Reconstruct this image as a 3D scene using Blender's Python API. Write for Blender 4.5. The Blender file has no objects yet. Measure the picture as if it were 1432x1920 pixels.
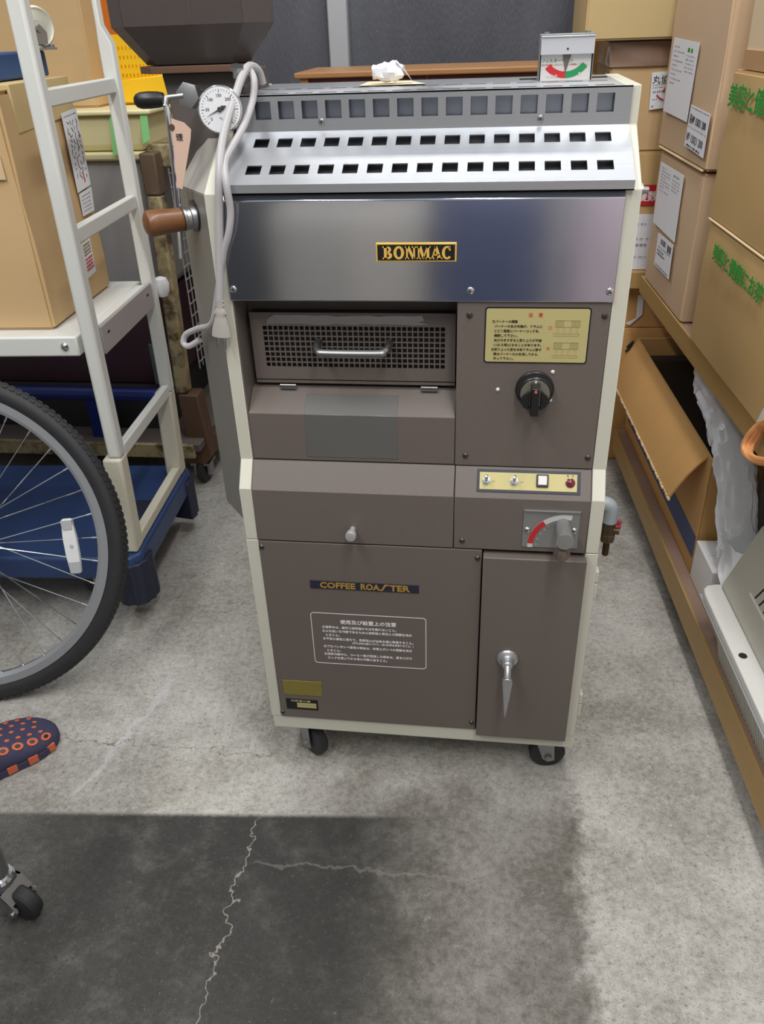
import bpy, bmesh, math, random
from mathutils import Vector, Matrix, Quaternion
random.seed(7)
scene = bpy.context.scene
COL = scene.collection

# ------------------------------------------------------------------ camera
F_PX, PITCH, ROLL, YAW = 1500.0, 0.5471, -0.0377, -0.1445
CAM = Vector((0.36712, -1.02, 1.2))
_f = Vector((math.sin(YAW), math.cos(YAW), 0)); _r = Vector((math.cos(YAW), -math.sin(YAW), 0)); _u = Vector((0, 0, 1))
FWD = _f*math.cos(PITCH) - _u*math.sin(PITCH); U2 = _u*math.cos(PITCH) + _f*math.sin(PITCH)
RGT = _r*math.cos(ROLL) + U2*math.sin(ROLL); UPV = U2*math.cos(ROLL) - _r*math.sin(ROLL)
cam = bpy.data.cameras.new('camera'); cam.sensor_fit = 'VERTICAL'; cam.sensor_height = 36.0
cam.lens = F_PX/1920*36.0; cam.clip_start = 0.02
cam_o = bpy.data.objects.new('camera', cam); COL.objects.link(cam_o)
cam_o.matrix_world = Matrix(((RGT.x, UPV.x, -FWD.x, CAM.x), (RGT.y, UPV.y, -FWD.y, CAM.y), (RGT.z, UPV.z, -FWD.z, CAM.z), (0, 0, 0, 1)))
scene.camera = cam_o

# ------------------------------------------------------------------ world, lights, exposure
w = bpy.data.worlds.new('world'); scene.world = w; w.use_nodes = True
w.node_tree.nodes['Background'].inputs[0].default_value = (0.86, 0.93, 1.0, 1)
w.node_tree.nodes['Background'].inputs[1].default_value = 0.60
def area(name, loc, rot, sx, sy, watt, col=(1, .97, .93)):
    l = bpy.data.lights.new(name, 'AREA'); l.shape = 'RECTANGLE'; l.size = sx; l.size_y = sy; l.energy = watt; l.color = col
    o = bpy.data.objects.new(name, l); COL.objects.link(o); o.location = loc; o.rotation_euler = rot; return o
area('tube_and_fill_light', (0.60, -0.30, 2.60), (0, 0, 0), 0.12, 1.2, 17)
area('tube_and_fill_light', (-0.60, -0.35, 2.60), (0, 0, 0), 0.12, 1.2, 10)
area('tube_and_fill_light', (0.25, 1.25, 2.60), (0, 0, 0), 1.2, 0.12, 8)
area('tube_and_fill_light', (0.75, -1.45, 2.60), (0, 0, 0), 0.12, 1.2, 19)  # added fill behind the camera, brightens the roaster front
area('tube_and_fill_light', (-0.55, -1.45, 2.60), (0, 0, 0), 0.12, 1.2, 19)  # matching added fill on the left side
vs = scene.view_settings
vs.view_transform = 'Standard'; vs.look = 'None'; vs.gamma = 1.0; vs.use_curve_mapping = False; vs.exposure = 0.08

# ------------------------------------------------------------------ helpers
def ray(px, py): return FWD + RGT*((px-716)/F_PX) + UPV*((960-py)/F_PX)
def at(px, py, y=None, z=None, x=None):
    d = ray(px, py)
    t = (y-CAM.y)/d.y if y is not None else ((z-CAM.z)/d.z if z is not None else (x-CAM.x)/d.x)
    return CAM + d*t
def lin(c): return tuple(((v/255)/12.92 if v/255 <= .04045 else ((v/255+.055)/1.055)**2.4) for v in c)

MATS = {}
def mat(name, rgb, rough=.5, metal=0, var=.12, scale=8, bump=0, bscale=60, stretch=None, dirt=None, dirt_amt=0, dscale=6,
        alpha=1, trans=0, spec=.5, aniso=0, coat=0, rvar=0):
    if name in MATS: return MATS[name]
    m = bpy.data.materials.new(name); m.use_nodes = True; nt = m.node_tree; N = nt.nodes; Lk = nt.links
    b = N['Principled BSDF']; c = lin(rgb)
    tc = N.new('ShaderNodeTexCoord'); mp = N.new('ShaderNodeMapping'); Lk.new(tc.outputs['Object'], mp.inputs[0])
    if stretch: mp.inputs['Scale'].default_value = stretch
    nz = N.new('ShaderNodeTexNoise'); nz.inputs['Scale'].default_value = scale; nz.inputs['Detail'].default_value = 5
    Lk.new(mp.outputs[0], nz.inputs['Vector'])
    mx = N.new('ShaderNodeMix'); mx.data_type = 'RGBA'
    mx.inputs['A'].default_value = (*[v*(1-var) for v in c], 1); mx.inputs['B'].default_value = (*[min(1, v*(1+var)) for v in c], 1)
    Lk.new(nz.outputs['Fac'], mx.inputs['Factor']); out = mx.outputs['Result']
    if dirt:
        n2 = N.new('ShaderNodeTexNoise'); n2.inputs['Scale'].default_value = dscale; n2.inputs['Detail'].default_value = 8
        n2.inputs['Roughness'].default_value = .65; Lk.new(tc.outputs['Object'], n2.inputs['Vector'])
        rp = N.new('ShaderNodeValToRGB'); rp.color_ramp.elements[0].position = .72-dirt_amt*.4; rp.color_ramp.elements[1].position = .78-dirt_amt*.25
        Lk.new(n2.outputs['Fac'], rp.inputs[0])
        m2 = N.new('ShaderNodeMix'); m2.data_type = 'RGBA'; m2.inputs['B'].default_value = (*lin(dirt), 1)
        Lk.new(rp.outputs[0], m2.inputs['Factor']); Lk.new(out, m2.inputs['A']); out = m2.outputs['Result']
    Lk.new(out, b.inputs['Base Color'])
    b.inputs['Roughness'].default_value = rough; b.inputs['Metallic'].default_value = metal
    b.inputs['Specular IOR Level'].default_value = spec
    if rvar:
        mr = N.new('ShaderNodeMapRange'); mr.inputs['To Min'].default_value = max(0, rough-rvar); mr.inputs['To Max'].default_value = rough+rvar
        Lk.new(nz.outputs['Fac'], mr.inputs['Value']); Lk.new(mr.outputs[0], b.inputs['Roughness'])
    if aniso: b.inputs['Anisotropic'].default_value = aniso
    if coat: b.inputs['Coat Weight'].default_value = coat
    if alpha < 1: b.inputs['Alpha'].default_value = alpha
    if trans: b.inputs['Transmission Weight'].default_value = trans
    if bump:
        n3 = N.new('ShaderNodeTexNoise'); n3.inputs['Scale'].default_value = bscale; n3.inputs['Detail'].default_value = 4
        Lk.new(mp.outputs[0], n3.inputs['Vector'])
        bp = N.new('ShaderNodeBump'); bp.inputs['Strength'].default_value = bump; bp.inputs['Distance'].default_value = .002
        Lk.new(n3.outputs['Fac'], bp.inputs['Height']); Lk.new(bp.outputs[0], b.inputs['Normal'])
    MATS[name] = m; return m

class MB:
    def __init__(s, M=None): s.v = []; s.f = []; s.M = M or Matrix.Identity(4)
    def add(s, vs, fs):
        k = len(s.v); s.v += [tuple(s.M @ Vector(p)) for p in vs]; s.f += [tuple(i+k for i in f) for f in fs]; return s
    def box(s, x0, x1, y0, y1, z0, z1):
        return s.add([(x0,y0,z0),(x1,y0,z0),(x1,y1,z0),(x0,y1,z0),(x0,y0,z1),(x1,y0,z1),(x1,y1,z1),(x0,y1,z1)],
                     [(0,3,2,1),(4,5,6,7),(0,1,5,4),(1,2,6,5),(2,3,7,6),(3,0,4,7)])
    def hexa(s, b4, t4):
        return s.add(list(b4)+list(t4), [(0,3,2,1),(4,5,6,7),(0,1,5,4),(1,2,6,5),(2,3,7,6),(3,0,4,7)])
    def prism(s, poly, off):           # polygon of 3d points extruded by vector off
        n = len(poly); off = Vector(off)
        return s.add([tuple(p) for p in poly]+[tuple(Vector(p)+off) for p in poly],
                     [tuple(range(n))[::-1], tuple(range(n, 2*n))]+[(i, (i+1) % n, n+(i+1) % n, n+i) for i in range(n)])
    def xprism(s, yz, x0, x1): return s.prism([(x0, y, z) for y, z in yz], (x1-x0, 0, 0))
    def poly(s, pts): return s.add(pts, [tuple(range(len(pts)))])
    def rings(s, rings, cap=True, closed=False):
        n = len(rings[0]); vs = [tuple(p) for r in rings for p in r]; fs = []
        R = len(rings)
        for i in range(R if closed else R-1):
            j = (i+1) % R
            for k in range(n): fs.append((i*n+k, i*n+(k+1) % n, j*n+(k+1) % n, j*n+k))
        if cap and not closed: fs += [tuple(range(n))[::-1], tuple((R-1)*n+k for k in range(n))]
        return s.add(vs, fs)
    def cyl(s, p0, p1, r0, r1=None, n=20, cap=True):
        r1 = r0 if r1 is None else r1; p0 = Vector(p0); p1 = Vector(p1); d = (p1-p0).normalized()
        a = d.orthogonal().normalized(); b = d.cross(a)
        return s.rings([[p+(a*math.cos(2*math.pi*k/n)+b*math.sin(2*math.pi*k/n))*r for k in range(n)] for p, r in ((p0, r0), (p1, r1))], cap)
    def lathe(s, p0, d, prof, n=24):   # prof: (distance along d, radius)
        p0 = Vector(p0); d = Vector(d).normalized(); a = d.orthogonal().normalized(); b = d.cross(a)
        return s.rings([[p0+d*h+(a*math.cos(2*math.pi*k/n)+b*math.sin(2*math.pi*k/n))*max(r, 1e-5) for k in range(n)] for h, r in prof])
    def tube(s, pts, r, n=10, smooth=0, closed=False, flat=1.0):
        pts = [Vector(p) for p in pts]
        if smooth:
            q = []; m = len(pts)
            for i in range(m if closed else m-1):
                p0 = pts[(i-1) % m] if closed or i > 0 else pts[i]; p1 = pts[i]; p2 = pts[(i+1) % m]
                p3 = pts[(i+2) % m] if closed or i+2 < m else p2
                for k in range(smooth):
                    t = k/smooth
                    q.append(.5*((2*p1)+(-p0+p2)*t+(2*p0-5*p1+4*p2-p3)*t*t+(-p0+3*p1-3*p2+p3)*t**3))
            if not closed: q.append(pts[-1])
            pts = q
        rr = r if isinstance(r, (list, tuple)) else None
        m = len(pts); rings = []; up = None
        for i in range(m):
            d = (pts[(i+1) % m]-pts[i-1]) if closed else (pts[min(i+1, m-1)]-pts[max(i-1, 0)])
            d.normalize()
            up = d.orthogonal().normalized() if up is None else (up-d*up.dot(d)).normalized()
            b = d.cross(up)
            if rr: t = i/(m-1)*(len(rr)-1); k0 = min(int(t), len(rr)-2); ri = rr[k0]+(rr[k0+1]-rr[k0])*(t-k0)
            else: ri = r
            rings.append([pts[i]+(up*math.cos(2*math.pi*k/n)+b*math.sin(2*math.pi*k/n)*flat)*ri for k in range(n)])
        return s.rings(rings, True, closed)
    def torus(s, c, axis, R, r, n=64, m=14, rx=None):
        c = Vector(c); d = Vector(axis).normalized(); a = d.orthogonal().normalized(); b = d.cross(a); rx = rx or r
        rs = []
        for i in range(n):
            t = 2*math.pi*i/n; o = a*math.cos(t)+b*math.sin(t)
            rs.append([c+o*(R+r*math.cos(2*math.pi*k/m))+d*rx*math.sin(2*math.pi*k/m) for k in range(m)])
        return s.rings(rs, False, True)
    def ball(s, c, r, n=16, m=10):
        c = Vector(c); rx, ry, rz = r if isinstance(r, (tuple, list)) else (r, r, r)
        return s.rings([[c+Vector((rx*math.sin(max(1e-3, min(math.pi-1e-3, math.pi*i/m)))*math.cos(2*math.pi*k/n),
                                   ry*math.sin(max(1e-3, min(math.pi-1e-3, math.pi*i/m)))*math.sin(2*math.pi*k/n),
                                   -rz*math.cos(math.pi*i/m))) for k in range(n)] for i in range(m+1)])
    def perf(s, org, u, v, us, vs, hole, th):
        org = Vector(org); u = Vector(u); v = Vector(v); n = u.cross(v).normalized(); nu = len(us); nv = len(vs)
        P = [tuple(org+u*a+v*b) for b in vs for a in us]; Q = [tuple(Vector(p)-n*th) for p in P]; K = nu*nv; fs = []
        sol = lambda i, j: 0 <= i < nu-1 and 0 <= j < nv-1 and not hole(i, j)
        for j in range(nv-1):
            for i in range(nu-1):
                if not sol(i, j): continue
                a, b, c, d = j*nu+i, j*nu+i+1, (j+1)*nu+i+1, (j+1)*nu+i
                fs += [(a, b, c, d), (d+K, c+K, b+K, a+K)]
                if not sol(i, j-1): fs.append((b, a, a+K, b+K))
                if not sol(i+1, j): fs.append((c, b, b+K, c+K))
                if not sol(i, j+1): fs.append((d, c, c+K, d+K))
                if not sol(i-1, j): fs.append((a, d, d+K, a+K))
        return s.add(P+Q, fs)
    def text(s, body, org, u, v, width=None, height=None, bold=0.0, thick=.0003, align='L', size=None):
        cjk = any(ord(c) > 0x2e00 for c in body)
        vs_, fs_ = text_mesh(body, 0 if cjk else bold)
        if not vs_: return s
        if cjk and bold:
            b0, f0 = vs_, fs_; vs_, fs_ = [], []
            for c_, (dx, dy) in enumerate(((-1, 0), (1, 0), (0, -.8), (0, .8))):
                k = len(vs_); vs_ = vs_+[(p[0]+dx*bold, p[1]+dy*bold, (1+.2*c_ if p[2] > 0 else -1-.2*c_)) for p in b0]; fs_ = fs_+[tuple(i+k for i in f) for f in f0]
        x0 = min(p[0] for p in vs_); x1 = max(p[0] for p in vs_); y0 = min(p[1] for p in vs_); y1 = max(p[1] for p in vs_)
        sx = sy = size or 1
        if width: sx = width/(x1-x0)
        if height: sy = height/(y1-y0)
        if width and not height: sy = sx
        if height and not width: sx = sy
        org = Vector(org); u = Vector(u).normalized(); v = Vector(v).normalized(); n = u.cross(v)
        ox = x0 if align == 'L' else ((x0+x1)/2 if align == 'C' else x1); oy = y0 if (width or height) else 0
        return s.add([org+u*((p[0]-ox)*sx)+v*((p[1]-oy)*sy)+n*(thick*max(1, p[2]) if p[2] > 0 else -thick*.1*max(0, -p[2]-1)) for p in vs_], fs_)
    def mesh(s, name, origin=(0, 0, 0)):
        o = Vector(origin); me = bpy.data.meshes.new(name)
        me.from_pydata([tuple(Vector(p)-o) for p in s.v], [], s.f); me.update()
        bm = bmesh.new(); bm.from_mesh(me); bmesh.ops.recalc_face_normals(bm, faces=bm.faces); bm.to_mesh(me); bm.free()
        me.polygons.foreach_set('use_smooth', [True]*len(me.polygons)); me.set_sharp_from_angle(angle=math.radians(28)); me.update()
        return me
    def base(s):
        xs = [p[0] for p in s.v]; ys = [p[1] for p in s.v]; zs = [p[2] for p in s.v]
        return Vector(((min(xs)+max(xs))/2, (min(ys)+max(ys))/2, min(zs)))
_tm = {}
def text_mesh(body, bold):
    k = (body, bold)
    if k in _tm: return _tm[k]
    cu = bpy.data.curves.new('t', 'FONT'); cu.body = body; cu.size = 1; cu.resolution_u = 2; cu.offset = bold; cu.extrude = .01
    o = bpy.data.objects.new('t', cu); COL.objects.link(o); dg = bpy.context.evaluated_depsgraph_get()
    me = bpy.data.meshes.new_from_object(o.evaluated_get(dg))
    r = ([tuple(p.co) for p in me.vertices], [tuple(p.vertices) for p in me.polygons])
    bpy.data.objects.remove(o); bpy.data.curves.remove(cu); bpy.data.meshes.remove(me); _tm[k] = r; return r
def wloc(o):
    p = Vector(o.location)
    while o.parent: o = o.parent; p += Vector(o.location)
    return p
def link(name, me, m, parent=None, loc=(0, 0, 0)):
    o = bpy.data.objects.new(name, me); COL.objects.link(o)
    if m and not me.materials: me.materials.append(m)
    o.parent = parent; o.location = loc; return o
def part(name, mb, m, parent, bevel=0, seg=2, label=None):
    pw = wloc(parent); b = mb.base(); o = link(name, mb.mesh(name, b), m, parent, b-pw)
    if bevel: md = o.modifiers.new('bevel', 'BEVEL'); md.width = bevel; md.segments = seg; md.limit_method = 'ANGLE'; md.angle_limit = .7
    if label: o['label'] = label
    return o
def tag(o, label, cat, group=None):
    o['label'] = label; o['category'] = cat
    if group: o['group'] = group
    return o
def thing(name, label, cat, loc, group=None):
    o = bpy.data.objects.new(name, None); COL.objects.link(o); o.location = loc; o.empty_display_size = .05
    return tag(o, label, cat, group)
def single(name, mb, m, label, cat, group=None, bevel=0, seg=2):
    b = mb.base(); o = link(name, mb.mesh(name, b), m, None, b)
    if bevel: md = o.modifiers.new('bevel', 'BEVEL'); md.width = bevel; md.segments = seg; md.limit_method = 'ANGLE'; md.angle_limit = .7
    return tag(o, label, cat, group)
def struct(name, mb, m, label=None, bevel=0):
    b = mb.base(); o = link(name, mb.mesh(name, b), m, None, b); o['kind'] = 'structure'
    if bevel: md = o.modifiers.new('bevel', 'BEVEL'); md.width = bevel; md.segments = 2
    if label: o['label'] = label
    return o
def rough_box(M, x0, x1, y0, y1, z0, z1, n=6, amp=.003, seed=0, bulge=0):
    """a carton: subdivided box with slightly bulged, dented sides"""
    bm = bmesh.new(); bmesh.ops.create_cube(bm, size=1)
    bmesh.ops.bevel(bm, geom=bm.edges[:], offset=.012, segments=2, affect='EDGES')
    bmesh.ops.subdivide_edges(bm, edges=[e for e in bm.edges if e.calc_length() > .3], cuts=n, use_grid_fill=True)
    rnd = random.Random(seed); mb = MB(M); ph = [rnd.uniform(0, 6.3) for _ in range(6)]
    idx = {}; vs_ = []
    for i, v in enumerate(bm.verts):
        p = v.co.copy(); q = Vector((x0+(p.x+.5)*(x1-x0), y0+(p.y+.5)*(y1-y0), z0+(p.z+.5)*(z1-z0)))
        e = amp*(math.sin(q.y*23+q.z*17+ph[0])+.6*math.sin(q.z*41+q.y*29+ph[1]))
        e2 = amp*(math.sin(q.x*23+q.z*19+ph[2])+.6*math.sin(q.z*37+q.x*27+ph[3]))
        by = bulge*(1-(2*p.y)**2)*(1-(2*p.z)**2); bx = bulge*(1-(2*p.x)**2)*(1-(2*p.z)**2)
        fz = 1-.95*min(1, abs(2*p.z))**3; e *= fz; e2 *= fz
        if abs(p.x) > .49: q.x += (e+by)*(1 if p.x > 0 else -1)
        if abs(p.y) > .49: q.y += (e2+bx)*(1 if p.y > 0 else -1)
        idx[v] = i; vs_.append(q)
    mb.add(vs_, [tuple(idx[v] for v in f.verts) for f in bm.faces]); bm.free(); return mb
X, Yv, Zv = Vector((1, 0, 0)), Vector((0, 1, 0)), Vector((0, 0, 1))

# ------------------------------------------------------------------ materials
M_cream = mat('cream_paint', (204, 203, 189), .42, var=.05, scale=5, dirt=(176, 160, 128), dirt_amt=.12, dscale=9)
M_brown = mat('brown_hammer_paint', (106, 97, 92), .42, var=.06, scale=260, bump=.08, bscale=500, spec=.45)
M_brown2 = mat('brown_body_paint', (84, 76, 72), .5, var=.08, scale=20)
M_grey = mat('grey_brown_cover_paint', (124, 121, 114), .45, var=.05, scale=12)
M_dark = mat('dark_interior', (34, 31, 30), .7, var=.1)
M_hop = mat('hopper_dark_paint', (72, 64, 62), .42, var=.08, scale=160, bump=.06, bscale=300)
M_steel = mat('brushed_stainless', (190, 193, 198), .38, .82, var=.08, scale=4, bump=.05, bscale=40, stretch=(1, 60, 60), aniso=.5)
M_mirror = mat('polished_stainless', (190, 193, 202), .13, 1, var=.08, scale=3, bump=.02, bscale=9, stretch=(1, 3, 3), rvar=.04, dirt=(150, 140, 122), dirt_amt=.04, dscale=3)
M_chrome = mat('chrome', (215, 217, 220), .14, 1, var=.05)
M_zinc = mat('zinc_metal', (165, 166, 168), .38, 1, var=.12, scale=40)
M_grey_alu = mat('grey_plate_metal', (150, 152, 152), .45, .6, var=.06, scale=25)
M_black = mat('black_plastic', (24, 24, 26), .35, var=.1, scale=30)
M_rubber = mat('black_rubber', (42, 43, 46), .62, var=.12, scale=40, bump=.1, bscale=150)
M_gold = mat('gold_plate', (192, 182, 126), .42, .12, var=.07, scale=9)
M_goldp = mat('gold_print', (232, 190, 92), .35, .15, var=.06)
M_goldd = mat('dull_gold_print', (176, 140, 62), .45, .1, var=.15, scale=60)
M_oldgold = mat('faded_gold_sticker', (140, 130, 62), .5, .25, var=.12, scale=60)
M_ink = mat('black_ink', (38, 36, 32), .6, var=.02)
M_redink = mat('red_ink', (205, 70, 55), .6, var=.02)
M_white = mat('white_print', (226, 224, 226), .5, var=.02)
M_navy = mat('navy_plate', (40, 42, 58), .4, var=.05)
M_red = mat('red_paint', (196, 36, 42), .45, var=.06)
M_green = mat('green_paint', (32, 140, 80), .45, var=.06)
M_lamp = mat('red_lamp_lens', (110, 22, 46), .18, var=.05, coat=.5)
M_paper = mat('white_paper', (232, 234, 240), .6, var=.03, scale=14)
M_greyink = mat('grey_ink', (150, 152, 162), .6, var=.05)
M_darkink = mat('dark_blue_ink', (60, 62, 72), .6, var=.05)
M_greenink = mat('green_ink', (52, 148, 58), .6, var=.06, scale=50)
M_card_l = mat('cardboard_tan', (206, 174, 128), .72, var=.06, scale=6, bump=.05, bscale=120, stretch=(1, 1, 6))
M_card_p = mat('cardboard_pinkish', (206, 178, 146), .72, var=.06, scale=7, bump=.05, bscale=120)
M_card_y = mat('cardboard_ochre', (196, 164, 112), .72, var=.06, scale=7, bump=.05, bscale=120)
M_card_pale = mat('cardboard_pale', (222, 200, 166), .72, var=.04, scale=5)
M_card_top = mat('cardboard_yellowish', (206, 182, 132), .72, var=.05, scale=5)
M_card_o = mat('cardboard_orange_brown', (206, 160, 100), .75, var=.08, scale=9, dirt=(170, 124, 72), dirt_amt=.1, dscale=16)
M_card_edge = mat('cardboard_torn_edge', (222, 200, 160), .8, var=.1, scale=60)
M_tape = mat('brown_packing_tape', (156, 130, 112), .16, var=.12, scale=12, bump=.35, bscale=18, coat=.3)
M_tape_tan = mat('tan_paper_tape', (190, 152, 110), .35, var=.08, scale=20)
M_shelf = mat('ochre_laminate_edge', (176, 142, 88), .5, var=.09, scale=12, bump=.05, bscale=60, stretch=(1, .2, 4), dirt=(130, 100, 60), dirt_amt=.06, dscale=20)
M_shelf_top = mat('worn_board_top', (150, 124, 108), .6, var=.12, scale=14, stretch=(3, .6, 1))
M_wood = mat('varnished_wood', (168, 122, 76), .4, var=.2, scale=14, stretch=(1, 12, 12))
M_grip = mat('wood_grip', (112, 72, 40), .4, var=.3, scale=30, stretch=(8, 1, 8), coat=.1)
M_cord = mat('grey_cord', (178, 176, 178), .5, var=.04)
M_plug = mat('grey_plug', (172, 168, 162), .55, var=.05)
M_cartw = mat('white_enamel', (222, 224, 220), .35, var=.03, dirt=(70, 66, 62), dirt_amt=-.04, dscale=40)
M_cartc = mat('ivory_resin', (216, 212, 194), .5, var=.05, scale=20, bump=.5, bscale=130)
M_cartg = mat('grey_resin', (172, 166, 167), .5, var=.04)
M_blue = mat('navy_blue_resin', (44, 66, 110), .42, var=.12, scale=14, bump=.08, bscale=200, dirt=(92, 104, 128), dirt_amt=.03, dscale=24)
M_blued = mat('dark_navy_resin', (34, 40, 60), .5, var=.12)
M_rust = mat('chipped_cream_paint', (166, 152, 116), .6, var=.16, scale=30, bump=.25, bscale=60, dirt=(86, 70, 50), dirt_amt=.68, dscale=20)
M_rustb = mat('rusty_brown_steel', (104, 78, 62), .6, .2, var=.2, scale=24, bump=.2, bscale=80, dirt=(140, 92, 60), dirt_amt=.15, dscale=20)
M_plank = mat('grey_worn_plywood', (104, 96, 92), .7, var=.2, scale=10, stretch=(.6, 5, 5))
M_maroon = mat('dark_maroon_plastic', (58, 34, 46), .5, var=.15)
M_bluetube = mat('blue_pipe', (28, 44, 116), .35, var=.08)
M_bin = mat('grey_translucent_plastic', (158, 157, 158), .42, var=.1, scale=5, stretch=(6, 6, .6))
M_ivory = mat('ivory_plastic', (232, 224, 176), .38, var=.04)
M_mint = mat('light_green_tape', (140, 214, 138), .5, var=.05)
M_yellow = mat('yellow_plastic', (246, 196, 28), .4, var=.05)
M_orange = mat('orange_print', (232, 128, 36), .5, var=.06)
M_bluewood = mat('blue_painted_wood', (52, 84, 136), .55, var=.1, scale=40, dirt=(104, 130, 166), dirt_amt=.05, dscale=50)
M_wheelw = mat('ivory_wheel_resin', (226, 224, 208), .4, var=.04)
M_slip = mat('navy_foam', (62, 60, 88), .8, var=.12, scale=40, bump=.15, bscale=200)
M_slipo = mat('orange_foam', (214, 108, 72), .7, var=.08, scale=60)
M_alu = mat('aluminium_rim', (206, 210, 216), .36, .85, var=.06)
M_refl = mat('clear_reflector', (228, 230, 232), .15, var=.08, scale=90, coat=.6)
M_tag = mat('pinkish_kraft_tag', (206, 176, 158), .7, var=.04)
M_bag = mat('translucent_plastic_sheet', (226, 229, 234), .2, var=.06, scale=20, bump=.8, bscale=26, coat=.5)
M_bagw = mat('white_plastic_bag', (234, 234, 236), .35, var=.04, bump=.3, bscale=40)
M_roll = mat('charcoal_rubber_mat', (62, 58, 54), .8, var=.12, scale=50)
M_app = mat('grey_beige_plastic', (186, 184, 172), .45, var=.05, scale=12)
M_appw = mat('scuffed_white_plastic', (226, 226, 222), .42, var=.05, dirt=(176, 168, 150), dirt_amt=.06, dscale=40)
M_wicker = mat('orange_wicker', (214, 150, 96), .5, var=.2, scale=60)
M_bluetape = mat('blue_print_band', (62, 82, 124), .6, var=.1, scale=20)
M_frame = mat('window_aluminium', (196, 198, 204), .4, .3, var=.04)
M_glass = mat('dark_textured_glass', (92, 95, 104), .3, var=.45, scale=3, stretch=(2.5, 1, .7), bump=.9, bscale=90, spec=.7)
M_wall = mat('off_white_plaster', (206, 204, 200), .8, var=.04)
M_walld = mat('grey_plaster', (150, 148, 146), .85, var=.06)
M_mesh = mat('bright_wire', (188, 188, 190), .35, .7, var=.06)
M_smoke = mat('smoked_acrylic', (98, 97, 94), .28, var=.1, scale=9, spec=.6)
M_greenplate = mat('grey_green_plate', (88, 100, 98), .5, .3, var=.06)

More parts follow.
